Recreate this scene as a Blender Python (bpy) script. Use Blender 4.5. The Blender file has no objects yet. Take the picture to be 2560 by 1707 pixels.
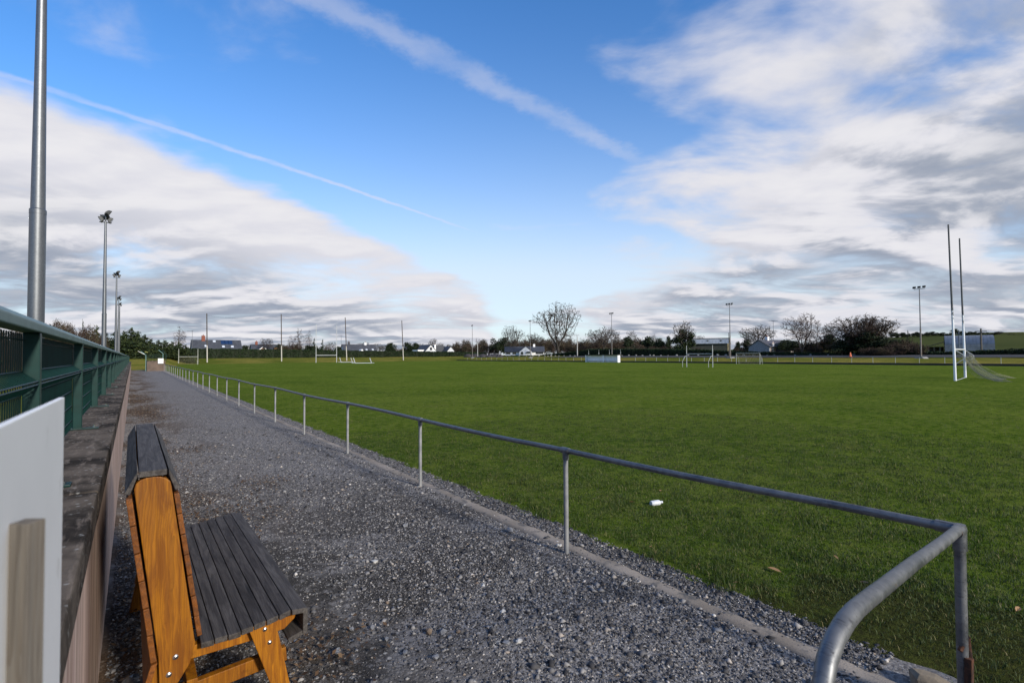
import bpy, bmesh, math, random
import numpy as np
from mathutils import Vector, Matrix
random.seed(7); rng = np.random.default_rng(11)
scene = bpy.context.scene
R = math.radians

# ------------------------------------------------------------------ camera
FPX, CAMH = 1290.0, 1.85                      # focal length in photo pixels, camera height
YAW = math.atan((1280 - 331) / FPX); PIT = math.atan((887.8 - 853.5) / FPX); ROL = -.006
fw = np.array([math.sin(YAW) * math.cos(PIT), math.cos(YAW) * math.cos(PIT), math.sin(PIT)])
rt0 = np.array([math.cos(YAW), -math.sin(YAW), 0.]); up0 = np.cross(rt0, fw)
rt = rt0 * math.cos(ROL) + up0 * math.sin(ROL); up = -rt0 * math.sin(ROL) + up0 * math.cos(ROL)
cd = bpy.data.cameras.new('camera'); cam = bpy.data.objects.new('camera', cd)
scene.collection.objects.link(cam); scene.camera = cam
cd.sensor_width = 36.; cd.lens = 36. * FPX / 2560.; cd.clip_start = .05; cd.clip_end = 6000
m = Matrix(((rt[0], up[0], -fw[0], 0), (rt[1], up[1], -fw[1], 0), (rt[2], up[2], -fw[2], CAMH), (0, 0, 0, 1)))
cam.matrix_world = m
cd.dof.use_dof = True; cd.dof.focus_distance = 9.0; cd.dof.aperture_fstop = 6.3

# ------------------------------------------------------------------ sky and sun
SUN_AZ, SUN_EL = R(172), R(24)               # azimuth clockwise from +Y
scene.view_settings.view_transform = 'Standard'; scene.view_settings.look = 'None'
scene.view_settings.exposure = 0.5; scene.view_settings.gamma = 1.0
world = bpy.data.worlds.new('World'); scene.world = world; world.use_nodes = True
wt = world.node_tree; wt.nodes.clear()
class NT:
    """tiny shader-node writer"""
    def __init__(s, t): s.t = t
    def node(s, typ, **kw):
        n = s.t.nodes.new(typ)
        for k, v in kw.items(): setattr(n, k, v)
        return n
    def put(s, sock, v):
        if isinstance(v, bpy.types.NodeSocket): s.t.links.new(v, sock)
        elif v is not None: sock.default_value = v
    def math(s, op, a, b=None, c=None, clamp=False):
        n = s.node('ShaderNodeMath', operation=op, use_clamp=clamp)
        for i, v in enumerate((a, b, c)):
            if v is not None: s.put(n.inputs[i], v)
        return n.outputs[0]
    def vdot(s, a, b):
        n = s.node('ShaderNodeVectorMath', operation='DOT_PRODUCT'); s.put(n.inputs[0], a); s.put(n.inputs[1], b); return n.outputs['Value']
    def vmul(s, a, b):
        n = s.node('ShaderNodeVectorMath', operation='MULTIPLY'); s.put(n.inputs[0], a); s.put(n.inputs[1], b); return n.outputs[0]
    def vadd(s, a, b):
        n = s.node('ShaderNodeVectorMath', operation='ADD'); s.put(n.inputs[0], a); s.put(n.inputs[1], b); return n.outputs[0]
    def comb(s, x, y, z=0.):
        n = s.node('ShaderNodeCombineXYZ')
        for i, v in enumerate((x, y, z)): s.put(n.inputs[i], v)
        return n.outputs[0]
    def smooth(s, x, a, b, lo=0., hi=1.):
        n = s.node('ShaderNodeMapRange', interpolation_type='SMOOTHSTEP')
        s.put(n.inputs['Value'], x); n.inputs['From Min'].default_value = a; n.inputs['From Max'].default_value = b
        n.inputs['To Min'].default_value = lo; n.inputs['To Max'].default_value = hi
        return n.outputs[0]
    def noise(s, vec, scale, detail=4., rough=.5, dist=0., col=False):
        n = s.node('ShaderNodeTexNoise'); s.put(n.inputs['Vector'], vec)
        n.inputs['Scale'].default_value = scale; n.inputs['Detail'].default_value = detail
        n.inputs['Roughness'].default_value = rough; n.inputs['Distortion'].default_value = dist
        return n.outputs['Color' if col else 'Fac']
    def voro(s, vec, scale, out='Color', feature='F1', rand=1.):
        n = s.node('ShaderNodeTexVoronoi', feature=feature); s.put(n.inputs['Vector'], vec)
        n.inputs['Scale'].default_value = scale; n.inputs['Randomness'].default_value = rand
        return n.outputs[out]
    def mix(s, f, a, b, blend='MIX'):
        n = s.node('ShaderNodeMix', data_type='RGBA', blend_type=blend)
        s.put(n.inputs['Factor'], f)
        for k, v in ((6, a), (7, b)):
            if isinstance(v, (tuple, list)): v = tuple(v) + ((1.,) if len(v) == 3 else ())
            s.put(n.inputs[k], v)
        return n.outputs[2]
    def ramp(s, f, stops, interp='LINEAR'):
        n = s.node('ShaderNodeValToRGB'); n.color_ramp.interpolation = interp
        e = n.color_ramp.elements
        while len(e) < len(stops): e.new(.5)
        for i, (p, c) in enumerate(stops):
            e[i].position = p; e[i].color = tuple(c) + (1.,)
        s.put(n.inputs[0], f); return n.outputs[0]

w = NT(wt)
sky = w.node('ShaderNodeTexSky', sky_type='NISHITA', sun_disc=False)
sky.sun_elevation = SUN_EL; sky.sun_rotation = SUN_AZ; sky.altitude = 60; sky.air_density = 1.0; sky.dust_density = .6; sky.ozone_density = 2.2
D = w.node('ShaderNodeTexCoord').outputs['Generated']
dz = w.math('MAXIMUM', w.vdot(D, (0, 0, 1)), 0.)
den = w.math('ADD', dz, .05)
u = w.math('DIVIDE', w.vdot(D, tuple(rt0)), den)
v = w.math('DIVIDE', w.vdot(D, (math.sin(YAW), math.cos(YAW), 0)), den)
# cloud streets: two banks either side of a clear lane that runs away to the horizon
den2 = w.math('ADD', dz, .17)
un = w.math('DIVIDE', w.vdot(D, tuple(rt0)), den2); vn = w.math('DIVIDE', w.vdot(D, (math.sin(YAW), math.cos(YAW), 0)), den2)
vc = w.math('MINIMUM', w.math('MAXIMUM', v, -2.), 5.2)
wob = w.math('SUBTRACT', w.noise(w.comb(un, vn, 1.7), 2.2, 4., .5), .5)
Ledge = w.math('ADD', w.math('MULTIPLY', vc, .36), -2.22)
Redge = w.math('ADD', w.math('MULTIPLY', vc, .10), .50)
sL = w.math('SUBTRACT', Ledge, w.math('ADD', u, w.math('MULTIPLY', wob, .50)))
sR = w.math('SUBTRACT', w.math('ADD', u, w.math('MULTIPLY', wob, 1.6)), Redge)
bL = w.smooth(sL, -.25, .30); bR = w.smooth(sR, -.75, 1.0)
bias = w.math('MAXIMUM', bL, w.math('MULTIPLY', bR, .84))
P1 = w.comb(w.math('MULTIPLY', un, 1.5), w.math('MULTIPLY', vn, 2.0), 12.4)
n1 = w.noise(P1, 1.10, 10., .54, .30)
n2 = w.noise(w.vadd(P1, (.07, -.20, 0.)), 1.10, 7., .54, .30)
low = w.smooth(v, 3.0, 10.0)                                  # cover thickens towards the horizon
thin = w.smooth(v, 2.6, 4.6)
dsum = w.math('ADD', n1, w.math('MULTIPLY', bias, w.math('ADD', w.math('MULTIPLY', thin, -.16), .44)))
dsum = w.math('ADD', dsum, w.math('MULTIPLY', low, .10))
dens = w.smooth(dsum, .57, .86)
relief = w.smooth(w.math('SUBTRACT', n1, n2), -.10, .12)
big = w.noise(w.comb(w.math('MULTIPLY', un, 1.0), w.math('MULTIPLY', vn, 1.6), 9.), 1.05, 4., .48, .3)
deep = w.smooth(w.math('MAXIMUM', w.math('MULTIPLY', sL, .5), sR), .15, 1.35)
deep = w.math('MAXIMUM', deep, w.math('MULTIPLY', low, .38))
shade = w.math('MULTIPLY', deep, w.smooth(w.math('ADD', big, w.math('MULTIPLY', w.math('SUBTRACT', .5, relief), .20)), .36, .60), clamp=True)
ccol = w.mix(shade, (.525, .525, .570), (.235, .265, .330))
ccol = w.mix(w.math('MULTIPLY', w.math('MULTIPLY', relief, .55), w.smooth(dsum, .70, 1.0)), ccol, (.64, .63, .635))
# contrails
def trail(u0, v0, u1, v1, w0, w1, fade):
    L = math.hypot(u1 - u0, v1 - v0); tx, ty = (u1 - u0) / L, (v1 - v0) / L
    a = w.math('ADD', w.math('MULTIPLY', w.math('SUBTRACT', u, u0), tx), w.math('MULTIPLY', w.math('SUBTRACT', v, v0), ty))
    b = w.math('ADD', w.math('MULTIPLY', w.math('SUBTRACT', u, u0), -ty), w.math('MULTIPLY', w.math('SUBTRACT', v, v0), tx))
    nz = w.math('SUBTRACT', w.noise(w.comb(u, v, u0), 9., 6., .65), .5)
    bb = w.math('ABSOLUTE', w.math('ADD', b, w.math('MULTIPLY', nz, w0 * 1.6)))
    wid = w.math('ADD', w.math('MULTIPLY', a, (w1 - w0) / L), w0)
    f = w.smooth(w.math('DIVIDE', bb, w.math('MAXIMUM', wid, .004)), 1.15, .15)
    f = w.math('MULTIPLY', f, w.smooth(a, L + .25, L - .35))
    f = w.math('MULTIPLY', f, w.smooth(w.noise(w.comb(u, v, 5.), 3., 5., .6), .25, .60, .35, 1.))
    return w.math('MULTIPLY', f, fade)
t1 = trail(-.90, .91, .60, 2.33, .085, .060, .34)
t2 = trail(-1.90, 1.14, -.32, 3.32, .036, .020, .50)
cover = w.math('MAXIMUM', w.math('MAXIMUM', dens, t1), t2)
hsv = w.node('ShaderNodeHueSaturation'); hsv.inputs['Saturation'].default_value = 1.22; hsv.inputs['Value'].default_value = 1.0
w.put(hsv.inputs['Color'], sky.outputs[0])
SKYK = .15
skyc = w.vmul(hsv.outputs[0], (.66, .86, 1.05))
cl = w.vmul(ccol, (1. / SKYK,) * 3)
hz_white = w.smooth(v, 1.0, 5.2)
skyc = w.mix(w.math('MULTIPLY', hz_white, .78), skyc, (3.65, 4.0, 4.3))
out = w.mix(cover, skyc, cl)
bg = w.node('ShaderNodeBackground'); w.put(bg.inputs[0], out); bg.inputs[1].default_value = SKYK
wo = w.node('ShaderNodeOutputWorld'); wt.links.new(bg.outputs[0], wo.inputs[0])
world.cycles.sampling_method = 'MANUAL'; world.cycles.sample_map_resolution = 512

sl = bpy.data.lights.new('sun', 'SUN'); sun = bpy.data.objects.new('sun', sl); scene.collection.objects.link(sun)
sl.energy = 3.3; sl.angle = R(5.0); sl.color = (1., .93, .82)
sd = Vector((math.sin(SUN_AZ) * math.cos(SUN_EL), math.cos(SUN_AZ) * math.cos(SUN_EL), math.sin(SUN_EL)))
sun.rotation_euler = sd.to_track_quat('Z', 'Y').to_euler(); sun.location = (20, -40, 40)

# ------------------------------------------------------------------ pixel -> place helpers
def ray(x, y): return fw + rt * (x - 1280) / FPX + up * (853.5 - y) / FPX
CAMP = np.array([0, 0, CAMH])
def atZ(x, y, z=0.): d = ray(x, y); return CAMP + d * ((z - CAMH) / d[2])
def atY(x, y, Y): d = ray(x, y); return CAMP + d * (Y / d[1])
def atX(x, y, X): d = ray(x, y); return CAMP + d * (X / d[0])
def sst(a, b, x):
    t = np.clip((x - a) / (b - a), 0, 1); return t * t * (3 - 2 * t)
def hz(x, y):
    """height of the land"""
    x = np.asarray(x, float); y = np.asarray(y, float)
    z = np.full(np.broadcast(x, y).shape, -.03)
    side = np.where(x > 92.3, .30 + .62 * sst(92.4, 103, x) + .55 * np.clip((x - 104) / 14, 0, 1), -.03)
    ys = 156 - 58 * sst(12, 2, x)
    far = -.03 + np.interp(y - ys, [0, 8, 18, 26, 80], [0, .25, 1.0, 1.5, 1.9])
    z = np.maximum(np.maximum(z, side), np.where(y > ys, far, -.03))
    z = z + 11.5 * np.exp(-((x - 400) / 130.) ** 2 - ((y - 75) / 120.) ** 2) * sst(150, 240, x)
    return z

# ------------------------------------------------------------------ object helpers
COL = scene.collection
class MB:
    def __init__(s): s.v = []; s.f = []
    def add(s, vs, fs):
        o = len(s.v); s.v += [tuple(map(float, q)) for q in vs]; s.f += [tuple(i + o for i in f) for f in fs]; return s
    def box(s, x0, x1, y0, y1, z0, z1, rot=None, piv=None):
        vs = [(x, y, z) for z in (z0, z1) for y in (y0, y1) for x in (x0, x1)]
        if rot is not None:
            p = Vector(piv if piv is not None else ((x0 + x1) / 2, (y0 + y1) / 2, (z0 + z1) / 2))
            vs = [tuple(rot @ (Vector(q) - p) + p) for q in vs]
        return s.add(vs, [(0, 2, 3, 1), (4, 5, 7, 6), (0, 1, 5, 4), (2, 6, 7, 3), (0, 4, 6, 2), (1, 3, 7, 5)])
    def tube(s, pts, r, n=8, caps=True):
        pts = [Vector(p) for p in pts]; rr = r if hasattr(r, '__len__') else [r] * len(pts)
        vs = []; k = len(pts); prev = None
        for i, p in enumerate(pts):
            t = (pts[min(i + 1, k - 1)] - pts[max(i - 1, 0)]).normalized()
            if prev is None:
                a = t.cross(Vector((0, 0, 1)) if abs(t.z) < .9 else Vector((0, 1, 0))).normalized()
            else: a = (prev - t * prev.dot(t)).normalized()
            prev = a; b = t.cross(a)
            for j in range(n):
                g = 2 * math.pi * j / n; vs.append(p + (a * math.cos(g) + b * math.sin(g)) * rr[i])
        fs = [(i * n + j, i * n + (j + 1) % n, (i + 1) * n + (j + 1) % n, (i + 1) * n + j) for i in range(k - 1) for j in range(n)]
        if caps: fs += [tuple(range(n - 1, -1, -1)), tuple((k - 1) * n + j for j in range(n))]
        return s.add(vs, fs)
    def prism(s, poly, axis, a, b):
        """extrude polygon (2-D points) along axis from a to b; for 'y' the points are (x,z), for 'x' (y,z), for 'z' (x,y)"""
        def q(p, t): return (p[0], t, p[1]) if axis == 'y' else ((t, p[0], p[1]) if axis == 'x' else (p[0], p[1], t))
        n = len(poly); vs = [q(p, a) for p in poly] + [q(p, b) for p in poly]
        fs = [tuple(range(n)), tuple(range(2 * n - 1, n - 1, -1))] + [(i, i + n, (i + 1) % n + n, (i + 1) % n) for i in range(n)]
        return s.add(vs, fs)
    def lathe(s, prof, n=16, M=None):
        vs = []; k = len(prof)
        for (r, z) in prof:
            for j in range(n):
                g = 2 * math.pi * j / n; q = Vector((r * math.cos(g), r * math.sin(g), z)); vs.append(M @ q if M else q)
        fs = [(i * n + j, i * n + (j + 1) % n, (i + 1) * n + (j + 1) % n, (i + 1) * n + j) for i in range(k - 1) for j in range(n)]
        fs += [tuple(range(n - 1, -1, -1)), tuple((k - 1) * n + j for j in range(n))]
        return s.add(vs, fs)
    def mesh(s, name, bevel=0., smooth=False):
        me = bpy.data.meshes.new(name); me.from_pydata(s.v, [], s.f); me.update()
        bm = bmesh.new(); bm.from_mesh(me); bmesh.ops.recalc_face_normals(bm, faces=bm.faces)
        if bevel > 0:
            bmesh.ops.bevel(bm, geom=[e for e in bm.edges if len(e.link_faces) == 2 and e.calc_face_angle(0) > .5], offset=bevel, segments=2, profile=.6, affect='EDGES', clamp_overlap=True)
        bm.to_mesh(me); bm.free()
        if smooth:
            for p in me.polygons: p.use_smooth = True
            try: me.set_sharp_from_angle(angle=R(38))
            except Exception: pass
        return me
def fast_mesh(name, V, F, smooth=False):
    V = np.asarray(V, np.float32); F = np.asarray(F, np.int32); k = F.shape[1]
    me = bpy.data.meshes.new(name); me.vertices.add(len(V)); me.vertices.foreach_set('co', V.ravel())
    me.loops.add(F.size); me.loops.foreach_set('vertex_index', F.ravel())
    me.polygons.add(len(F)); me.polygons.foreach_set('loop_start', np.arange(0, F.size, k, dtype=np.int32))
    try: me.polygons.foreach_set('loop_total', np.full(len(F), k, np.int32))
    except Exception: pass
    me.update(calc_edges=True)
    if smooth: me.polygons.foreach_set('use_smooth', np.ones(len(F), bool))
    return me
def link(name, me, mat, parent=None, loc=None):
    o = bpy.data.objects.new(name, me); COL.objects.link(o)
    if me is not None and mat is not None and not me.materials: me.materials.append(mat)
    if parent is not None: o.parent = parent
    if loc is not None: o.location = loc
    return o
def part(name, mb, mat, parent=None, bevel=0., smooth=False):
    return link(name, mb.mesh(name, bevel, smooth), mat, parent)
def tag(o, label, cat, group=None):
    o['label'] = label; o['category'] = cat
    if group: o['group'] = group
    return o
def thing(name, label, cat, loc=(0, 0, 0), rz=0., group=None):
    o = bpy.data.objects.new(name, None); COL.objects.link(o); o.empty_display_size = .3
    o.location = tuple(float(q) for q in loc); o.rotation_euler = (0, 0, rz); return tag(o, label, cat, group)
def struct(o): o['kind'] = 'structure'; return o
def stuff(o): o['kind'] = 'stuff'; return o
def copy_tree(o, parent=None):
    c = o.copy(); COL.objects.link(c); c.parent = parent
    for ch in [q for q in o.children]: copy_tree(ch, c)
    return c

# ------------------------------------------------------------------ materials
MATS = {}
def material(name, build):
    if name in MATS: return MATS[name]
    ma = bpy.data.materials.new(name); ma.use_nodes = True; t = ma.node_tree; t.nodes.clear()
    n = NT(t); b = n.node('ShaderNodeBsdfPrincipled'); o = n.node('ShaderNodeOutputMaterial')
    t.links.new(b.outputs[0], o.inputs[0]); build(n, b); MATS[name] = ma; return ma
def bump(n, b, h, strength=.3, dist=.01):
    k = n.node('ShaderNodeBump'); k.inputs['Strength'].default_value = strength; k.inputs['Distance'].default_value = dist
    n.put(k.inputs['Height'], h); n.put(b.inputs['Normal'], k.outputs[0])
def pos(n): return n.node('ShaderNodeNewGeometry').outputs['Position']
def obco(n): return n.node('ShaderNodeTexCoord').outputs['Object']
def island(n): return n.node('ShaderNodeNewGeometry').outputs['Random Per Island']
def plain(name, c, rough=.6, metal=0., var=.25, scale=6., bmp=0., c2=None, objc=True, detail=6., spec=None):
    def f(n, b):
        p = obco(n) if objc else pos(n)
        q = c2 if c2 else tuple(x * (1 - var) for x in c)
        b.inputs['Roughness'].default_value = rough; b.inputs['Metallic'].default_value = metal
        if spec is not None: b.inputs['Specular IOR Level'].default_value = spec
        nz = n.noise(p, scale, detail, .6)
        n.put(b.inputs['Base Color'], n.mix(n.smooth(nz, .35, .68), c, q))
        if bmp: bump(n, b, nz, bmp, .02)
    return material(name, f)
def leafy(name, stops, rough=.75, trans=.0):
    def f(n, b):
        n.put(b.inputs['Base Color'], n.ramp(island(n), stops)); b.inputs['Roughness'].default_value = rough
        b.inputs['Specular IOR Level'].default_value = .25
        if trans: b.inputs['Transmission Weight'].default_value = 0.
    return material(name, f)

def m_galv(n, b):
    p = obco(n); b.inputs['Metallic'].default_value = .75; b.inputs['Roughness'].default_value = .46
    sp = n.voro(p, 55., 'Color'); g = n.noise(p, 5., 5., .6)
    c = n.mix(g, (.105, .115, .130), (.185, .195, .21)); c = n.mix(.28, c, n.mix(n.vdot(sp, (.33, .33, .33)), (.08, .09, .10), (.28, .29, .305)))
    n.put(b.inputs['Base Color'], c); bump(n, b, g, .12, .004)
GALV = material('galvanised_steel', m_galv)
def m_pipe(n, b):
    p = obco(n); b.inputs['Metallic'].default_value = .62
    g = n.noise(p, 7., 6., .65); sc = n.noise(n.vmul(p, (30., 2., 30.)), 3., 4., .6)
    c = n.mix(n.smooth(g, .3, .7), (.090, .096, .106), (.185, .190, .197)); c = n.mix(n.smooth(sc, .55, .72), c, (.060, .061, .066)); c = n.mix(n.math('MULTIPLY', n.smooth(n.voro(p, 38., 'Color'), .4, .8), .25), c, (.25, .25, .25)); c = n.mix(n.smooth(n.noise(p, 23., 4., .7), .66, .74), c, (.16, .10, .07))
    n.put(b.inputs['Base Color'], c); n.put(b.inputs['Roughness'], n.smooth(g, .3, .7, .36, .58)); bump(n, b, g, .10, .003)
PIPE = material('weathered_galvanised_pipe', m_pipe)
POSTG = plain('dull_galvanised_post', (.30, .30, .295), .6, .25, .3, 9., .05, c2=(.20, .205, .21))
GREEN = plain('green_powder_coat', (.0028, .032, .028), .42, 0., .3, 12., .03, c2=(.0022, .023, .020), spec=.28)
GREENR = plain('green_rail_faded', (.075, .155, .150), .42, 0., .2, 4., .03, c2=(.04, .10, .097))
WIRE = plain('green_wire', (.003, .026, .022), .5, spec=.25)
WHITEP = plain('white_paint_chipped', (.56, .57, .56), .5, 0., .2, 25., .05, c2=(.36, .37, .37))
WHITE = plain('white_render', (.88, .87, .86), .8, 0., .12, 1.3, .05, c2=(.76, .75, .74))
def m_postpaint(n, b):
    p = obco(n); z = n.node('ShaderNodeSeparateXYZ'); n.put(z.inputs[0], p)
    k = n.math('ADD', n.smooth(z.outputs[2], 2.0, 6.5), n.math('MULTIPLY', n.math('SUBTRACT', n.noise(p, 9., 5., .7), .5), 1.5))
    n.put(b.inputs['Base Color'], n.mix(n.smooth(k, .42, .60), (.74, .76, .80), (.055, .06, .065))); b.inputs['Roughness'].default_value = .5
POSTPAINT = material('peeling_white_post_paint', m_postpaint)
def m_timberpole(n, b):
    p = obco(n); z = n.node('ShaderNodeSeparateXYZ'); n.put(z.inputs[0], p)
    k = n.math('ADD', n.smooth(z.outputs[2], 4.2, 6.0), n.math('MULTIPLY', n.math('SUBTRACT', n.noise(p, 3., 4., .6), .5), .5))
    c = n.mix(n.smooth(k, .3, .7), (.50, .47, .41), (.07, .055, .045))
    n.put(b.inputs['Base Color'], n.mix(n.math('MULTIPLY', n.smooth(n.noise(n.vmul(p, (1, 1, .15)), 22., 5., .7), .5, .7), .5), c, (.06, .05, .04))); b.inputs['Roughness'].default_value = .85
TPOLE = material('old_painted_timber_pole', m_timberpole)
def m_coping(n, b):
    p = pos(n); a = n.noise(p, 2.2, 7., .65, .4); s = n.noise(n.vmul(p, (9., 1.6, 9.)), 2.4, 6., .65); f = n.noise(p, 60., 4., .6)
    c = n.mix(n.smooth(a, .38, .62), (.030, .025, .021), (.150, .122, .098)); c = n.mix(n.math('MULTIPLY', n.smooth(s, .5, .7), .75), c, (.27, .22, .18))
    lich = n.smooth(n.voro(p, 34., 'Distance'), .34, .16); lm = n.smooth(n.noise(p, 7., 4., .7), .50, .60)
    c = n.mix(n.math('MULTIPLY', n.math('MULTIPLY', lich, lm), .7), c, (.42, .41, .38))
    n.put(b.inputs['Base Color'], n.mix(n.math('MULTIPLY', f, .35), c, (.03, .028, .026))); b.inputs['Roughness'].default_value = .97; b.inputs['Specular IOR Level'].default_value = .03
    bump(n, b, n.math('ADD', n.math('MULTIPLY', f, .5), s), .55, .008)
COPING = material('weathered_concrete_coping', m_coping)
def m_wallface(n, b):
    p = pos(n); s = n.noise(n.vmul(p, (1., 5.2, .22)), 2.4, 5., .6); g = n.noise(p, 2.0, 5., .6); f = n.noise(p, 70., 4., .6)
    c = n.mix(n.smooth(s, .34, .66), (.38, .26, .205), (.68, .52, .43)); c = n.mix(n.math('MULTIPLY', n.smooth(g, .45, .7), .5), c, (.36, .29, .245))
    pk = n.noise(n.vmul(p, (1., 3., .1)), 5., 3.); c = n.mix(n.math('MULTIPLY', n.smooth(pk, .55, .7), .4), c, (.50, .32, .29))
    n.put(b.inputs['Base Color'], c); b.inputs['Roughness'].default_value = .95; b.inputs['Specular IOR Level'].default_value = .03; bump(n, b, n.math('ADD', s, n.math('MULTIPLY', f, .25)), .5, .01)
WALLF = material('board_marked_concrete_face', m_wallface)
def m_kerb(n, b):
    p = pos(n); a = n.noise(p, 1.7, 6., .6); f = n.noise(p, 90., 5., .7)
    c = n.mix(n.smooth(a, .35, .65), (.22, .185, .15), (.32, .275, .23)); c = n.mix(n.smooth(n.noise(p, 6., 5., .65), .54, .68), c, (.115, .11, .105))
    n.put(b.inputs['Base Color'], n.mix(n.smooth(f, .52, .72), c, (.10, .098, .098))); b.inputs['Roughness'].default_value = .97; b.inputs['Specular IOR Level'].default_value = .03; bump(n, b, f, .5, .006)
KERB = material('gritty_concrete_kerb', m_kerb)
def gravel_base(n, b, fine=False):
    p = pos(n); sx = n.node('ShaderNodeSeparateXYZ'); n.put(sx.inputs[0], p)
    v1 = n.voro(p, 62., 'Color'); d1 = n.voro(p, 62., 'Distance'); v2 = n.voro(p, 140., 'Color'); d2 = n.voro(p, 140., 'Distance')
    k1 = n.vdot(v1, (.4, .3, .3)); k2 = n.vdot(v2, (.4, .3, .3))
    c1 = n.ramp(k1, [(0, (.055, .051, .049)), (.42, (.150, .140, .134)), (.72, (.230, .216, .207)), (.90, (.34, .32, .30)), (1, (.55, .51, .47))])
    c2 = n.ramp(k2, [(0, (.020, .018, .017)), (.5, (.046, .042, .038)), (.85, (.10, .092, .082)), (1, (.25, .22, .17))])
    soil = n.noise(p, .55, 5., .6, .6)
    worn_shade = n.smooth(n.math('ADD', soil, n.math('MULTIPLY', n.math('ABSOLUTE', n.math('SUBTRACT', sx.outputs[0], 1.05)), -.075)), .33, .46)
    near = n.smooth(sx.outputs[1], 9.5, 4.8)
    worn_shade = n.math('MULTIPLY', worn_shade, near)  # worn dark soil, with the foreground's dimmer light put into its colour
    c = n.mix(worn_shade, c1, c2)
    cl_ = n.noise(p, 11., 5., .75); c = n.mix(n.math('MULTIPLY', n.smooth(cl_, .50, .68), .60), c, (.30, .28, .265)); c = n.mix(n.math('MULTIPLY', n.smooth(cl_, .47, .32), .70), c, (.050, .046, .044))
    fl = n.voro(p, 24., 'Color'); c = n.mix(n.math('MULTIPLY', n.smooth(n.vdot(fl, (1., 0., 0.)), .90, .97), n.smooth(n.voro(p, 24., 'Distance'), .42, .25)), c, (.36, .34, .31))
    lit = n.math('MULTIPLY', n.smooth(n.noise(n.vmul(p, (1., .5, 1.)), .70, 5., .65, .5), .46, .57), n.smooth(sx.outputs[0], 2.0, .2))
    br = n.ramp(k2, [(0, (.026, .016, .010)), (.6, (.085, .054, .034)), (.9, (.15, .10, .065)), (1, (.28, .22, .16))])
    c = n.mix(n.math('MULTIPLY', lit, .82), c, br)
    n.put(b.inputs['Base Color'], c); b.inputs['Roughness'].default_value = .95; b.inputs['Specular IOR Level'].default_value = .04
    h = n.math('ADD', n.math('MULTIPLY', d1, -1.), n.math('MULTIPLY', d2, -.5)); bump(n, b, h, .35, .010)
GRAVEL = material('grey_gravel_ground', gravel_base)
STONE = leafy('grey_stone_chips', [(0, (.024, .023, .025)), (.38, (.064, .062, .064)), (.66, (.128, .124, .126)), (.85, (.23, .223, .222)), (.955, (.29, .277, .265)), (.965, (.20, .15, .105)), (1, (.55, .52, .49))], .8)
def m_pitch(n, b):
    p = pos(n); a = n.noise(p, .16, 4., .6, .4); f = n.noise(p, 1.6, 6., .65); g = n.noise(p, 26., 5., .75); fine = n.noise(p, 120., 3., .7)
    c = n.mix(n.smooth(f, .30, .72), (.060, .106, .010), (.122, .166, .020)); c = n.mix(n.math('MULTIPLY', n.smooth(a, .36, .66), .55), c, (.148, .186, .028))
    c = n.mix(n.math('MULTIPLY', n.smooth(g, .50, .72), .55), c, (.165, .186, .042)); c = n.mix(n.math('MULTIPLY', n.smooth(g, .48, .30), .65), c, (.022, .046, .006))
    c = n.mix(n.math('MULTIPLY', n.smooth(n.noise(p, .75, 5., .7), .55, .67), .38), c, (.125, .112, .040)); c = n.mix(n.math('MULTIPLY', n.smooth(n.noise(p, .33, 5., .7, .5), .52, .66), .5), c, (.040, .082, .012))
    c = n.mix(n.math('MULTIPLY', n.smooth(n.noise(n.vmul(p, (.35, .12, 1.)), 1., 5., .6), .5, .66), .35), c, (.050, .086, .012))
    xy = n.node('ShaderNodeSeparateXYZ'); n.put(xy.inputs[0], p); mud = n.math('MULTIPLY', n.smooth(xy.outputs[1], 3.2, 1.2), n.smooth(xy.outputs[0], 6.0, 4.2)); mud = n.smooth(n.math('ADD', n.math('MULTIPLY', mud, .8), n.math('MULTIPLY', n.math('SUBTRACT', n.noise(p, 2.6, 5., .7), .5), 1.3)), .35, .60)
    mid = n.noise(p, 5.5, 4., .7); c = n.mix(n.math('MULTIPLY', n.smooth(mid, .50, .64), .65), c, (.150, .170, .040)); c = n.mix(n.math('MULTIPLY', n.smooth(mid, .48, .36), .65), c, (.028, .056, .008)); c = n.mix(n.math('MULTIPLY', mud, .85), c, n.mix(n.smooth(g, .4, .65), (.030, .026, .014), (.062, .066, .018)))
    n.put(b.inputs['Base Color'], c); b.inputs['Roughness'].default_value = 1.; b.inputs['Specular IOR Level'].default_value = .0
    bump(n, b, n.math('ADD', g, n.math('MULTIPLY', fine, .6)), .7, .04)
PITCH = material('worn_winter_turf', m_pitch)
def m_rough(n, b):
    p = pos(n); a = n.noise(p, .09, 5., .65, .6); f = n.noise(p, 1.1, 6., .7); g = n.noise(p, 9., 4., .7)
    c = n.mix(n.smooth(a, .35, .65), (.085, .110, .014), (.215, .180, .040)); c = n.mix(n.math('MULTIPLY', n.smooth(f, .42, .7), .6), c, (.070, .088, .014))
    hx = n.node('ShaderNodeSeparateXYZ'); n.put(hx.inputs[0], p); c = n.mix(n.math('MULTIPLY', n.smooth(g, .45, .7), .35), c, (.22, .185, .07)); c = n.mix(n.smooth(hx.outputs[0], 150., 215.), c, n.mix(n.noise(p, .03, 4., .6), (.045, .058, .020), (.090, .098, .036)))  # hill grass colour dulled to carry cloud shade and distance
    n.put(b.inputs['Base Color'], c); b.inputs['Roughness'].default_value = .9
    b.inputs['Specular IOR Level'].default_value = .0; bump(n, b, g, .7, .10)
ROUGH = material('rough_field_grass', m_rough)
BLADE = leafy('grass_blades', [(0, (.011, .026, .003)), (.45, (.027, .050, .007)), (.78, (.052, .077, .013)), (.93, (.098, .100, .030)), (1, (.21, .17, .08))], .6)
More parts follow.
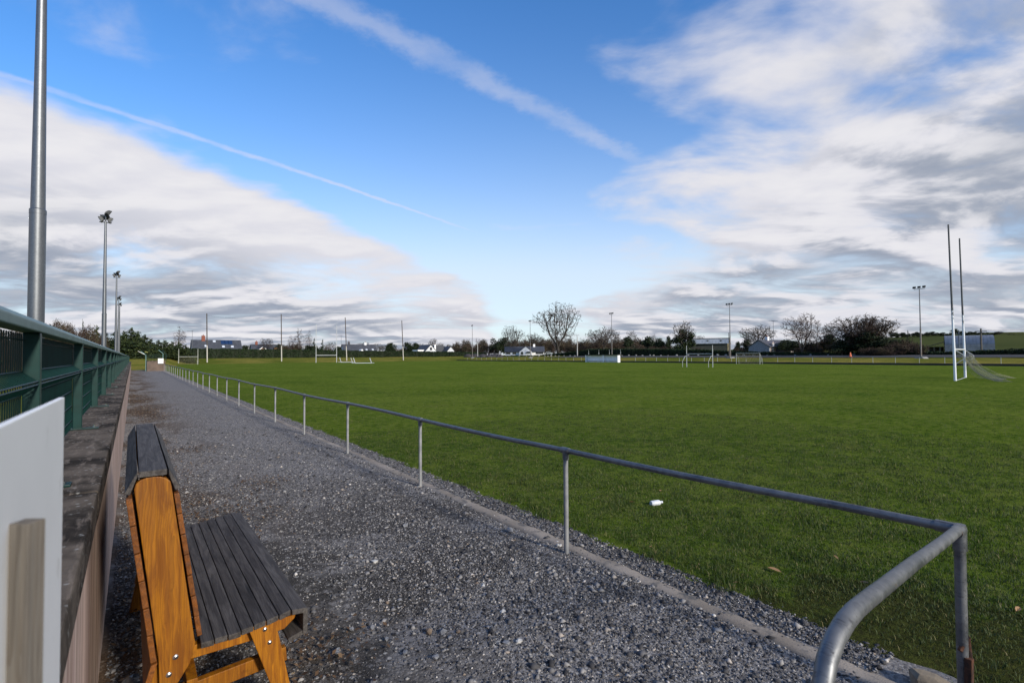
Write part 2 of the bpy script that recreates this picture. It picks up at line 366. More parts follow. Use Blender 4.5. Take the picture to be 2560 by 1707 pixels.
def m_wood(name, ca, cb, knots, rough, gs):
    def f(n, b):
        p = obco(n); q = n.vmul(p, gs); wv = n.noise(q, 1., 6., .62, .9)
        rings = n.node('ShaderNodeTexWave', wave_type='BANDS', bands_direction='X', wave_profile='SAW'); n.put(rings.inputs['Vector'], n.vadd(q, n.vmul(n.noise(q, .6, 3., .5, col=True), (2.2, 2.2, 2.2))))
        rings.inputs['Scale'].default_value = 1.1; rings.inputs['Distortion'].default_value = 1.6; rings.inputs['Detail'].default_value = 3.
        c = n.mix(n.smooth(wv, .32, .68), ca, cb); c = n.mix(n.math('MULTIPLY', rings.outputs['Fac'], .42), c, knots)
        kn = n.smooth(n.voro(n.vmul(p, tuple(x * .16 for x in gs)), 1.6, 'Distance'), .16, .04); c = n.mix(n.math('MULTIPLY', kn, .8), c, knots)
        oi = n.node('ShaderNodeObjectInfo').outputs['Random']; c = n.mix(n.math('MULTIPLY', oi, .55), c, n.vmul(c, (.50, .48, .46))); dirt = n.noise(p, 9., 6., .7); c = n.mix(n.math('MULTIPLY', n.smooth(dirt, .56, .74), .45), c, tuple(x * .5 for x in knots))
        n.put(b.inputs['Base Color'], c); b.inputs['Roughness'].default_value = rough; b.inputs['Specular IOR Level'].default_value = .3; bump(n, b, n.math('ADD', wv, n.math('MULTIPLY', rings.outputs['Fac'], .45)), .45, .005)
    return material(name, f)
OCHRE = m_wood('ochre_stained_timber', (.43, .165, .006), (.24, .078, .004), (.085, .028, .004), .55, (26., 26., 3.5))
OCHRED = m_wood('ochre_stained_slat', (.26, .085, .012), (.13, .045, .010), (.06, .022, .008), .55, (30., 4., 30.))
GREYW = m_wood('weathered_grey_timber', (.044, .038, .035), (.112, .100, .092), (.014, .012, .011), .8, (36., 3.2, 36.))
BATTEN = m_wood('grey_batten_wood', (.185, .165, .14), (.125, .117, .107), (.07, .05, .035), .8, (60., 60., 4.))
BOLT = plain('bright_steel_bolt', (.72, .72, .70), .22, 1., .1)
RUST = plain('rusty_iron', (.10, .038, .018), .85, .3, .5, 30., .4, c2=(.03, .015, .010))
def m_sign(n, b):
    p = obco(n); c = n.mix(n.smooth(n.noise(p, 3., 5., .6), .4, .7), (.93, .92, .90), (.88, .87, .85)); c = n.mix(n.math('MULTIPLY', n.smooth(n.noise(p, 14., 5., .7), .60, .72), .35), c, (.52, .50, .46))
    n.put(b.inputs['Base Color'], c); b.inputs['Roughness'].default_value = .5
    tr_ = n.node('ShaderNodeBsdfTranslucent'); n.put(tr_.inputs['Color'], c); mx = n.node('ShaderNodeMixShader'); mx.inputs[0].default_value = .04
    n.t.links.new(b.outputs[0], mx.inputs[1]); n.t.links.new(tr_.outputs[0], mx.inputs[2]); n.t.links.new(mx.outputs[0], [q for q in n.t.nodes if q.type == 'OUTPUT_MATERIAL'][0].inputs[0])
SIGNW = material('white_plastic_board', m_sign)
LAMPG = plain('lamp_housing_grey', (.045, .048, .052), .5, .4)
LAMPF = plain('lamp_glass', (.10, .11, .12), .12, 0., .2)
BARK = plain('grey_brown_bark', (.060, .050, .040), .9, 0., .3, 8., .3, c2=(.032, .028, .024), objc=False)
BARKL = plain('pale_birch_bark', (.13, .105, .09), .85, 0., .4, 8., .2, c2=(.06, .045, .04), objc=False)
TWIG = leafy('bare_twigs', [(0, (.030, .024, .020)), (.6, (.058, .046, .037)), (1, (.095, .075, .058))], .9)
TWIGR = leafy('reddish_twigs', [(0, (.035, .022, .018)), (.6, (.072, .047, .038)), (1, (.115, .078, .060))], .9)
SCRUB = leafy('brown_scrub_twigs', [(0, (.022, .017, .012)), (.5, (.060, .044, .030)), (.85, (.095, .070, .045)), (1, (.10, .10, .045))], .9)
EVER = leafy('dark_evergreen_leaves', [(0, (.007, .012, .005)), (.6, (.016, .026, .010)), (.92, (.030, .044, .016)), (1, (.055, .070, .026))], .7)
CONIF = leafy('conifer_sprays', [(0, (.008, .014, .005)), (.5, (.020, .034, .010)), (.88, (.046, .066, .018)), (1, (.085, .095, .030))], .75)
HEDGE = leafy('clipped_hedge_leaves', [(0, (.006, .014, .005)), (.6, (.016, .032, .010)), (.93, (.028, .050, .015)), (1, (.050, .070, .022))], .65)
HCORE = plain('hedge_shaded_core', (.014, .020, .009), .95, objc=False)  # solid core; its dark colour stands for shade among the inner twigs
IVY = leafy('ivy_leaves', [(0, (.010, .018, .006)), (.7, (.028, .042, .014)), (1, (.060, .075, .026))], .6)
SLATE = plain('dark_slate_roof', (.040, .043, .052), .7, 0., .25, 1.2, .1, c2=(.062, .066, .078))
BRICK = plain('red_brick', (.24, .075, .045), .85, 0., .35, 9., .2)
PLAST = plain('pale_house_render', (.62, .63, .66), .85, 0., .1, 1.)
BLKWALL = plain('brown_block_wall', (.145, .105, .082), .9, 0., .3, 1.6, .3, c2=(.095, .07, .056), objc=False)
STONEW = plain('grey_rubble_stone', (.27, .29, .32), .9, 0., .3, 3.5, .4, c2=(.17, .185, .21))
STONEP = plain('warm_rubble_stone', (.34, .28, .26), .9, 0., .3, 3.5, .4, c2=(.24, .20, .185))
GLASS = plain('dark_window_glass', (.02, .022, .026), .08, 0., .1)
SOLAR = plain('solar_panel', (.018, .045, .12), .15, .2, .15)
TINROOF = plain('faded_tin_roof', (.40, .42, .42), .55, .3, .25, 1.5, .05, c2=(.27, .29, .29))
TINBLUE = plain('blue_grey_tin', (.150, .180, .225), .5, .45, .3, 1.2, .05, c2=(.105, .13, .165))
SHEDW = plain('dark_shed_cladding', (.055, .058, .045), .8, 0., .3, 1.5)
SHEDY = plain('yellowed_block_gable', (.34, .29, .16), .9, 0., .2, 2.)
ORANGE = plain('orange_cone_plastic', (.70, .13, .03), .5)
ROCK = plain('pale_boulder', (.30, .29, .27), .9, 0., .3, 2.5, .4, c2=(.19, .185, .175))
ROCKT = plain('tan_rock', (.24, .19, .13), .9, 0., .3, 12., .4)
SOIL = plain('dark_soil_heap', (.050, .044, .046), .95, 0., .3, 1.2, .6, c2=(.032, .028, .030))
TARMAC = plain('grey_chip_drive', (.095, .093, .094), .95, 0., .25, .8, .3, c2=(.07, .069, .07), objc=False, spec=0.)
DARKC = plain('dark_concrete', (.028, .028, .024), .95, 0., .3, .8, .3, c2=(.045, .044, .036), objc=False)  # near-black concrete for the low edge, side wall and dugout roof
NETM = plain('pale_green_net', (.40, .37, .25), .8)
BAG = plain('blue_black_plastic', (.030, .042, .058), .28, 0., .5, 6., .1, c2=(.10, .115, .125))
BOTTLE = plain('white_bottle_plastic', (.60, .62, .65), .3, 0., .06)
LEAF = leafy('dead_leaves', [(0, (.16, .085, .035)), (.6, (.30, .18, .09)), (1, (.42, .30, .17))], .7)
EDGEP = plain('dark_cable', (.03, .03, .03), .6)

# ================================================================== THE SETTING
def axis(segs):
    a = []
    for s0, s1, st in segs: a += list(np.arange(s0, s1, st))
    return np.array(a + [segs[-1][1]])
gx = axis([(-900, -60, 40), (-60, -2, 4), (-2, 92, 2), (92, 92.6, .15), (92.6, 130, 1.5), (130, 200, 7), (200, 800, 15), (800, 2600, 120)])
gy = axis([(-700, -60, 40), (-60, 92, 4), (92, 200, 2), (200, 400, 12), (400, 2600, 120)])
GX, GY = np.meshgrid(gx, gy, indexing='ij'); GZ = hz(GX, GY)
bumpy = (np.sin(GX * .9 + GY * .4) * np.sin(GY * .7 - GX * .3)) * .06
GZ = GZ + np.where(((GX > 93) | (GY > 160) | (GX < -3)) & (GX < 400), bumpy, 0)
ni, nj = GX.shape; I = np.arange(ni * nj).reshape(ni, nj)
gf = np.stack([I[:-1, :-1], I[1:, :-1], I[1:, 1:], I[:-1, 1:]], -1).reshape(-1, 4)
struct(link('ground', fast_mesh('ground', np.stack([GX, GY, GZ], -1).reshape(-1, 3), gf, True), ROUGH))

def strip(name, xs, ys, z, mat, wob=None):
    X, Y = np.meshgrid(xs, ys, indexing='ij'); Z = np.full(X.shape, z)
    if wob is not None: X, Y, Z = wob(X, Y, Z)
    a, b = X.shape; I = np.arange(a * b).reshape(a, b)
    F = np.stack([I[:-1, :-1], I[1:, :-1], I[1:, 1:], I[:-1, 1:]], -1).reshape(-1, 4)
    return struct(link(name, fast_mesh(name, np.stack([X, Y, Z], -1).reshape(-1, 3), F, True), mat))
def gravel_wob(X, Y, Z):
    Z = Z + .018 * np.sin(X * 2.3 + Y * .7) * np.sin(Y * 1.1 - X) + .03 * sst(.3, -.2, X)
    return X, Y, Z
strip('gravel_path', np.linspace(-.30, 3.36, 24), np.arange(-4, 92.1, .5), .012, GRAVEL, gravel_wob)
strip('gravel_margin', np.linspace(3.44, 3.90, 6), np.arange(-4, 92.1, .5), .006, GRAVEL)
def edge_wob(X, Y, Z):
    k = sst(4.3, 3.60, X); X = X + k * (.05 * np.sin(Y * 3.1) + .035 * np.sin(Y * 8.3 + 1)); e = sst(3.95, 3.60, X)
    return X, Y, Z + .020 - .045 * e + e * (.010 * np.sin(Y * 5.7) + .010 * np.sin(Y * 11.3 + X * 40) + .008 * np.sin(Y * 23 - X * 60))
pxs = np.concatenate([np.arange(3.55, 4.1, .05), [4.3, 5, 6.5, 9], np.arange(12, 92, 4), [91.9]])
strip('pitch', pxs, np.concatenate([np.arange(-4, 20, .06), np.arange(20, 159, 2.)]), .012, PITCH, edge_wob)
strip('pitch_end', np.concatenate([[3.70], np.arange(6, 92, 5), [91.9]]), np.arange(-60, -3.9, 4), .03, PITCH)
ky = np.concatenate([np.arange(-4, 16, .07), np.arange(16, 92.1, .6)])
kv = []; 
for y in ky:
    a, b = .014 * math.sin(y * 2.1) + random.uniform(-.010, .010), .012 * math.sin(y * 1.3 + 2) + random.uniform(-.012, .012); h = .014 + random.uniform(-.004, .004)
    kv += [(3.318 + a, y, -.02), (3.330 + a, y, h - .004), (3.365 + a * .5, y, h + .004), (3.435 + b * .5, y, h + .003), (3.468 + b, y, h - .005), (3.48 + b, y, -.02)]
nk = len(ky); kf = [(i * 6 + j, i * 6 + j + 1, i * 6 + j + 7, i * 6 + j + 6) for i in range(nk - 1) for j in range(5)]
struct(link('kerb', fast_mesh('kerb', kv, kf, True), KERB))
strip('chip_drive', np.linspace(106, 116, 8), np.arange(-60, 128, 3.), 0, TARMAC, lambda X, Y, Z: (X, Y, hz(X, Y) + .07))
# dark low retaining edge along the far touchline
struct(part('retaining_edge', MB().box(92.0, 92.42, -60, 158, -.2, .34), DARKC, None, .02))

# ------------------------------------------------------------------ loose gravel and grass (uncountable)
def chips(N, xr, yr, dens, smin, smax, z0, flat=.6):
    P = np.empty((0, 2))
    while len(P) < N:
        q = np.stack([rng.uniform(*xr, N * 3), rng.uniform(*yr, N * 3)], -1)
        P = np.vstack([P, q[rng.random(len(q)) < dens(q[:, 0], q[:, 1])]])
    P = P[:N]
    s = smin * (smax / smin) ** (rng.random(N) ** 1.9)
    base = np.array([[1, 0, 0], [-1, 0, 0], [0, 1, 0], [0, -1, 0], [0, 0, 1], [0, 0, -1]], float)
    V = base[None] * (rng.uniform(.55, 1.25, (N, 6, 1))) + rng.normal(0, .16, (N, 6, 3))
    V *= np.stack([rng.uniform(.7, 1.35, N), rng.uniform(.7, 1.2, N), rng.uniform(.35, .8, N) * flat / .6], -1)[:, None]
    a = rng.uniform(0, 6.28, N); c, sn = np.cos(a), np.sin(a); t = rng.uniform(-.5, .5, N)
    x = V[..., 0] * c[:, None] - V[..., 1] * sn[:, None]; y = V[..., 0] * sn[:, None] + V[..., 1] * c[:, None]
    z = V[..., 2] + x * np.sin(t)[:, None] * .5
    V = np.stack([x, y, z], -1) * s[:, None, None]
    zb = z0 + .018 * np.sin(P[:, 0] * 2.3 + P[:, 1] * .7) * np.sin(P[:, 1] * 1.1 - P[:, 0]) + .03 * sst(.3, -.2, P[:, 0])
    zb = np.where(P[:, 0] > 3.34, .010, zb)
    V[..., 0] += P[:, 0, None]; V[..., 1] += P[:, 1, None]; V[..., 2] += (zb + s * .12)[:, None]
    T = np.array([[0, 2, 4], [2, 1, 4], [1, 3, 4], [3, 0, 4], [2, 0, 5], [1, 2, 5], [3, 1, 5], [0, 3, 5]])
    F = (T[None] + (np.arange(N) * 6)[:, None, None]).reshape(-1, 3)
    return V.reshape(-1, 3), F
def worn_shade(x, y): return np.exp(-((x - 1.15 + .08 * (y - 3)) / .62) ** 2) * sst(8.5, 4.6, y)
def dpath(x, y):
    d = np.hypot(x, y); k = np.clip((4.6 / d) ** 1.6, 0, 1)
    gap = (x > 3.33) & (x < 3.475)
    return k * (1 - .80 * worn_shade(x, y)) * np.where(gap, .22, 1.) * np.where((x < -.1), 0, 1) * np.where(x > 3.78, .25, 1)
V1, F1 = chips(150000, (-.10, 3.85), (1.2, 34), dpath, .0055, .0155, .012)
V2, F2 = chips(4200, (-.08, 3.8), (1.2, 15), lambda x, y: dpath(x, y) * (.45 + .55 * sst(1.2, 2.4, x)), .015, .034, .012)
# brown leaf litter drifted along the wall side of the path
LC = np.array([(.75, 6.9, .75, 1.0), (.35, 9.4, .45, 1.2), (.25, 13.5, .4, 2.0), (.45, 20.5, .7, 2.6), (.30, 28, .6, 4.), (.95, 3.3, .35, .5), (1.5, 8.2, .5, .5), (.05, 5.2, .2, 1.6), (.9, 12.0, .55, .5)])
NL = 11000; li = rng.choice(len(LC), NL, p=(lambda q: q / q.sum())(LC[:, 2] * LC[:, 3])); LP = LC[li, :2] + rng.normal(0, .55, (NL, 2)) * LC[li, 2:]; LP = LP[(LP[:, 0] > -.08) & (LP[:, 0] < 3.0) & (LP[:, 1] > 1.4)]; NL = len(LP)
la = rng.uniform(0, 6.28, NL); ls = rng.uniform(.008, .024, NL); tz = rng.uniform(-.5, .5, (NL, 2)); ax = np.stack([np.cos(la), np.sin(la), tz[:, 0]], -1) * ls[:, None]; bx2 = np.stack([-np.sin(la), np.cos(la), tz[:, 1]], -1) * ls[:, None] * .5
lo = np.stack([LP[:, 0], LP[:, 1], .030 + .02 * rng.random(NL) + .03 * sst(.3, -.2, LP[:, 0])], -1)
LVV = np.stack([lo - ax, lo + bx2, lo + ax, lo - bx2], 1).reshape(-1, 3)
stuff(link('leaf_litter', fast_mesh('leaf_litter', LVV, np.arange(NL * 4).reshape(NL, 4)), leafy('brown_leaf_litter', [(0, (.030, .016, .009)), (.5, (.085, .050, .028)), (.9, (.16, .105, .060)), (1, (.30, .24, .17))], .85)))
stuff(link('loose_gravel', fast_mesh('loose_gravel', np.vstack([V1, V2]), np.vstack([F1, F2 + len(V1)])), STONE))

def blades(N, xr, yr, dens, hmin, hmax, wd):
    P = np.empty((0, 2))
    while len(P) < N:
        q = np.stack([rng.uniform(*xr, N * 3), rng.uniform(*yr, N * 3)], -1)
        P = np.vstack([P, q[rng.random(len(q)) < dens(q[:, 0], q[:, 1])]])
    P = P[:N]; cl = .5 + .5 * np.sin(P[:, 0] * 5.1 + np.sin(P[:, 1] * 3.7) * 2) * np.sin(P[:, 1] * 4.3 + P[:, 0])
    h = rng.uniform(hmin, hmax, N) * (.65 + .6 * cl); a = rng.uniform(0, 6.28, N); ln = rng.uniform(.2, 1.1, N) * h
    dx, dy = np.cos(a), np.sin(a); b = a + rng.normal(0, .7, N) + 1.57; wx, wy = np.cos(b) * wd, np.sin(b) * wd
    z0 = np.full(N, .024); o = np.stack([P[:, 0], P[:, 1], z0], -1)
    def pt(k, hh, wk): return o + np.stack([dx * ln * k + wx * wk, dy * ln * k + wy * wk, h * hh], -1)
    V = np.stack([pt(0, 0, -1), pt(0, 0, 1), pt(.35, .62, .75), pt(.35, .62, -.75), pt(1, .92, 0)], 1)
    T = np.array([[0, 1, 2], [0, 2, 3], [3, 2, 4]])
    return V.reshape(-1, 3), (T[None] + (np.arange(N) * 5)[:, None, None]).reshape(-1, 3)
def dgrass(x, y):
    d = np.hypot(x, y); e = sst(3.68, 3.95, x + .05 * np.sin(y * 3.1) + .04 * np.sin(y * 8.3 + 1) + .05 * np.sin(y * 17))
    bare = 1 - .72 * sst(2.6, 1.0, y) * sst(5.2, 4.0, x)
    return e * np.clip((4.6 / d) ** 1.8, 0, 1) * bare
A = blades(230000, (3.66, 14), (-1.2, 12), dgrass, .022, .050, .0021)
B = blades(45000, (3.66, 30), (2, 34), lambda x, y: sst(3.7, 3.95, x) * np.clip((9 / np.hypot(x, y)) ** 1.6, 0, 1) * (np.hypot(x, y) > 6), .025, .05, .0042)
stuff(link('turf_grass', fast_mesh('turf_grass', np.vstack([A[0], B[0]]), np.vstack([A[1], B[1] + len(A[0])])), BLADE))

# ================================================================== WALL, FENCE
wall = thing('boundary_wall', 'long low concrete wall with dark lichened coping beside the gravel path', 'wall', (-.25, 40, 0))
def rel(o, mb):                                     # move builder coordinates into the thing's space
    L = o.location; mb.v = [(x - L.x, y - L.y, z - L.z) for x, y, z in mb.v]; return mb
part('wall_face', rel(wall, MB().box(-.52, -.135, -3, 93, -.2, 1.115)), WALLF, wall)
for k in range(16):                                 # cast coping lengths with tight joints
    y0 = -3 + k * 6.0
    part('coping', rel(wall, MB().box(-.545, -.118 + .002 * ((k * 7) % 3), y0 + .004, y0 + 5.996, 1.115, 1.25 + .0015 * (k % 2))), COPING, wall, .012)
FX = -.365; TOPZ = 2.02; fpos = [.75 + 2.45 * k for k in range(-1, 38)]
fence = thing('mesh_fence', 'dark green welded mesh fence with top rail standing on the wall coping', 'fence', (FX, 40, 1.25))
pm = rel(fence, MB().box(FX - .03, FX + .03, -.03 + 40, .03 + 40, 1.252, TOPZ - .055)).mesh('post', .006)
plm = rel(fence, MB().box(FX - .05, FX + .14, 40 - .04, 40 + .04, 1.2515, 1.262)).mesh('base_plate', .002)
blm = rel(fence, MB().lathe([(.0, 0), (.012, 0), (.012, .009), (.006, .009), (.006, .022), (.0, .022)], 8, Matrix.Translation((FX + .11, 40, 1.262)))).mesh('anchor_bolt')
for y in fpos:
    p = link('post', pm, GREEN, fence, (0, y - 40, 0)); link('base_plate', plm, GREEN, p); link('anchor_bolt', blm, BOLT, p)
    p.rotation_euler = (random.uniform(-.004, .004), random.uniform(-.006, .006), 0)
wm = MB(); px_ = FX - .036
prof = [(0, 1.27), (0, 1.685), (.055, 1.73), (.055, 1.745), (0, 1.79), (0, 1.96)]
def wire(pts, r):                                   # square-section wire
    wm.tube(pts, r, 4, False)
for k in range(49):
    y = 40 + .03 + .0245 + k * .049
    wire([(px_ + a, y, z) for a, z in prof], .0030)
for a, z in ((.004, 1.34), (.004, 1.46), (.004, 1.58), (.004, 1.685), (.058, 1.73), (.058, 1.745), (.004, 1.79), (.004, 1.93)):
    wire([(px_ + a, 40 + .035, z), (px_ + a, 40 + 2.415, z)], .0034)
wmesh = rel(fence, wm).mesh('mesh_panel')
for y in fpos[:-1]: link('mesh_panel', wmesh, WIRE, fence, (0, y - 40, 0))
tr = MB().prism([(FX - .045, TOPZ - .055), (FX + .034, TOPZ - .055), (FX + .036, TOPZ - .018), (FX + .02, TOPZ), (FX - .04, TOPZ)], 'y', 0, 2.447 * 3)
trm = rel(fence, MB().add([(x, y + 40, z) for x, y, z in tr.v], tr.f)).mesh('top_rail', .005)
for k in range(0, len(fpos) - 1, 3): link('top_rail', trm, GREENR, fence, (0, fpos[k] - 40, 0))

# ================================================================== WHITE BOARD AND BATTEN BY THE LENS
sb = thing('notice_board', 'blank white plastic board fixed upright against the wall coping', 'board', (-.095, .6, .55))
e0 = atY(154, 993, .925); e1 = (e0[0] - .018, .15)
th = math.atan2(e0[0] - e1[0], .925 - .15)
q = MB().box(-.003, .003, -.62, 0, 0, e0[2]); q.v = [(x * math.cos(th) + y * math.sin(th) + e0[0], -x * math.sin(th) + y * math.cos(th) + .925, max(z, .55)) for x, y, z in q.v]
part('panel', rel(sb, q), SIGNW, sb, .0012)
bt = thing('wooden_batten', 'grey weathered wooden batten standing in front of the white board', 'batten', (-.0705, .60, 0))
bq = MB().box(-.0085, .0085, -.0085, .0085, -.2, 1.712)
bm_ = bq.mesh('stake', .001); so = link('stake', bm_, BATTEN, bt); so.rotation_euler = (0, 0, R(56))

# ================================================================== PITCH RAILING
RZ = .955; RX = 3.28
rl = thing('pitch_railing', 'galvanised tubular railing along the path, bent down at its near end', 'railing', (RX, 40, 0))
RP = [.785] + [3.62 + 3.03 * k for k in range(26)]
def rx(y): return RX + (.10 * sst(2.6, .8, y)) - .05 * math.exp(-((y - 32) / 14) ** 2)
def rz(y): return RZ + .012 * math.sin(y * .9) * (y > 4)
pts = [(rx(y), y, rz(y)) for y in np.arange(.83, RP[-1] + .01, .505)]
part('top_rail', rel(rl, MB().tube(pts, .0245, 12)), PIPE, rl, 0, True)
c0 = (rx(.785), .785)
bend = [(c0[0] - .03, .785, RZ + .004), (2.95, .745, .997), (2.3, .681, 1.067), (1.74, .625, 1.122), (1.64, .615, 1.130), (1.555, .607, 1.128), (1.475, .600, 1.112), (1.410, .594, 1.080), (1.365, .586, 1.035), (1.340, .580, .975), (1.332, .577, .90), (1.330, .576, .5), (1.330, .576, -.15)]
part('end_rail', rel(rl, MB().tube(bend, .0245, 14)), PIPE, rl, 0, True)
for i, y in enumerate(RP):
    x = rx(y); z = rz(y); ln = random.uniform(-.012, .012) + (.05 if i == 15 else 0)
    rr = .0225 if i else .0245
    p = part('post', rel(rl, MB().tube([(x, y, -.2), (x + ln * .3, y + ln * .3, .4), (x, y, z - .02)], rr, 10)), POSTG if i else PIPE, rl, 0, True)
    f = MB().tube([(x, y, z - .085), (x, y, z + .004)], .0300, 10)
    if i: f.tube([(x, y - .052, z), (x, y + .052, z)], .0305, 10)
    else: f = MB().tube([(x, y, z - .10), (x, y, z - .01), (x, y, z + .027)], [.0305, .0305, .027], 12).tube([(x, y + .095, z), (x, y - .012, z)], .0305, 12).tube([(x - .075, y, z), (x + .012, y, z)], .0305, 12)
    f2 = part('fitting', rel(rl, f), PIPE, p, 0, True)
rb = MB().box(c0[0] - .035, c0[0] + .005, .745, .775, .16, .33, Matrix.Rotation(.12, 3, 'Y')).tube([(c0[0] - .03, .79, .36), (c0[0] + .02, .77, .42), (c0[0] + .02, .76, .28)], .013, 6)
part('rusty_bracket', rel(rl, rb), RUST, rl, .006)['label'] = 'rusty iron bracket low on the corner post'

# ================================================================== BENCH
BY0, BY1 = 2.78, 4.72
bench = thing('timber_bench', 'heavy ochre stained timber bench with weathered grey slats against the wall', 'bench', (.3, (BY0 + BY1) / 2, 0))
def BZ(x, y): q = atY(x / 2.94, 1180 + y / 2.94, BY0); return (q[0], q[2])
bl, br_, tl, trr, tp = BZ(1165, 1380), BZ(1435, 1260), BZ(985, 130), BZ(1262, 105), BZ(1125, 32)
b2, b3 = BZ(1395, 1405), BZ(1180, 1560)
def lerp(a, b, t): return (a[0] + (b[0] - a[0]) * t, a[1] + (b[1] - a[1]) * t)
arc = []
for k in range(9):                                  # rounded head of the back board
    t = k / 8; a = math.pi * (1 - t); cx, cz = (tl[0] + trr[0]) / 2, (tl[1] + trr[1]) / 2; hw = (trr[0] - tl[0]) / 2
    arc.append((cx + hw * math.cos(a), lerp(tl, trr, t)[1] + (tp[1] - (tl[1] + trr[1]) / 2) * math.sin(a) ** .8))
bfoot = (bl[0] + .004, .40)
board = [(b2[0] - .045, .395), b2, br_] + arc[::-1] + [bl, bfoot]
grey_off = .0
for y0 in (BY0, BY1 - .045):
    e = part('back_board', rel(bench, MB().prism(board, 'y', y0, y0 + .045)), OCHRE, bench, .004)
    if y0 == BY0:
        for bx_, bz_ in (BZ(1290, 1355), BZ(1240, 1485)):
            M_ = Matrix.Translation((bx_, y0 - .001, bz_)) @ Matrix.Rotation(R(90), 4, 'X')
            part('bolt', rel(bench, MB().lathe([(.0, -.002), (.0125, -.002), (.0115, .003), (.007, .0065), (.0, .0075)], 12, M_)), BOLT, e, 0, True)
# slats down the front and back of the upright boards
def slat_run(a, b, n, side, thick, mat, name, y0=BY0 - .012, y1=BY1 + .012):
    dx, dz = b[0] - a[0], b[1] - a[1]; L = math.hypot(dx, dz); tx, tz = dx / L, dz / L; nx, nz = side * tz * -1, side * tx
    for k in range(n):
        s0, s1 = L * k / n + .002, L * (k + 1) / n - .002; o = random.uniform(0, .0025)
        poly = [(a[0] + tx * s + nx * (d + o), a[1] + tz * s + nz * (d + o)) for s, d in ((s0, .002), (s1, .002), (s1, thick), (s0, thick))]
        j = random.uniform(-.006, .006)
        part(name, rel(bench, MB().prism(poly, 'y', y0 + j, y1 + j)), mat, bench, .003)
fr_top, fr_bot = (trr[0] + .004, trr[1] - .03), (br_[0] + .004, br_[1] + .03)
bk_top, bk_bot = (tl[0] - .003, tl[1] - .03), (bl[0] - .003, bl[1])
slat_run(bk_top, bk_bot, 6, 1 if bk_top[1] < bk_bot[1] else -1, .024, OCHRED, 'back_slat')
slat_run(fr_top, fr_bot, 7, 1, .022, OCHRED, 'front_slat')
# weathered capping: left chamfer, top, right chamfer
def plank(poly, mat, name, y0, y1, bv=.004): return part(name, rel(bench, MB().prism(poly, 'y', y0, y1)), mat, bench, bv)
cxm = (tl[0] + trr[0]) / 2; zt = tp[1]
plank([(cxm - .052, zt + .004), (cxm + .050, zt + .004), (cxm + .050, zt + .030), (cxm - .052, zt + .030)], GREYW, 'cap_plank', BY0 - .016, BY1 + .016)
lp = (tl[0] - .030, tl[1] + .012)
plank([(cxm - .058, zt + .006), (cxm - .058, zt + .031), (lp[0] - .004, lp[1] - .02), (lp[0] + .016, lp[1] - .03)], GREYW, 'cap_plank', BY0 - .020, BY1 + .014)
rp = (trr[0] + .030, trr[1] + .005)
plank([(cxm + .056, zt + .006), (rp[0] - .016, rp[1] - .022), (rp[0] + .004, rp[1] - .012), (cxm + .056, zt + .031)], GREYW, 'cap_plank', BY0 - .014, BY1 + .016)
# seat planks
s0, s1 = BZ(1470, 1245), BZ(2130, 1002); s0 = (s0[0], s0[1] + .0)
n = 7
for k in range(n):
    a, b = lerp(s0, s1, k / n), lerp(s0, s1, (k + 1) / n)
    sag = lambda p, t: p[1] + .006 - .016 * math.sin(math.pi * t)
    za, zb = sag(a, k / n), sag(b, (k + 1) / n)
    j = random.uniform(-.008, .008)
    plank([(a[0] + .002, za - .026), (b[0] - .002, zb - .026), (b[0] - .002, zb), (a[0] + .002, za)], GREYW, 'seat_plank', BY0 - .02 + j, BY1 + .02 + j, .0035)
st, tlw, rn = BZ(2245, 972), BZ(2225, 1165), BZ(2190, 1100)
plank([(s1[0] + .003, s1[1] + .004), (st[0], st[1] - .002), (st[0] - .004, st[1] - .026), (s1[0] + .004, s1[1] - .022)], GREYW, 'seat_plank', BY0 - .03, BY1 + .03, .0035)
plank([(st[0] + .004, st[1] - .006), (tlw[0] + .016, tlw[1]), (tlw[0] - .006, tlw[1] + .002), (st[0] - .018, st[1] - .020)], GREYW, 'nose_plank', BY0 - .028, BY1 + .03, .003)
tl2 = BZ(2110, 1225)
plank([(tlw[0] + .014, tlw[1] - .004), (tl2[0] + .004, tl2[1] - .012), (tl2[0], tl2[1] + .010), (tlw[0] - .006, tlw[1] + .014)], GREYW, 'nose_plank', BY0 - .02, BY1 + .02, .003)
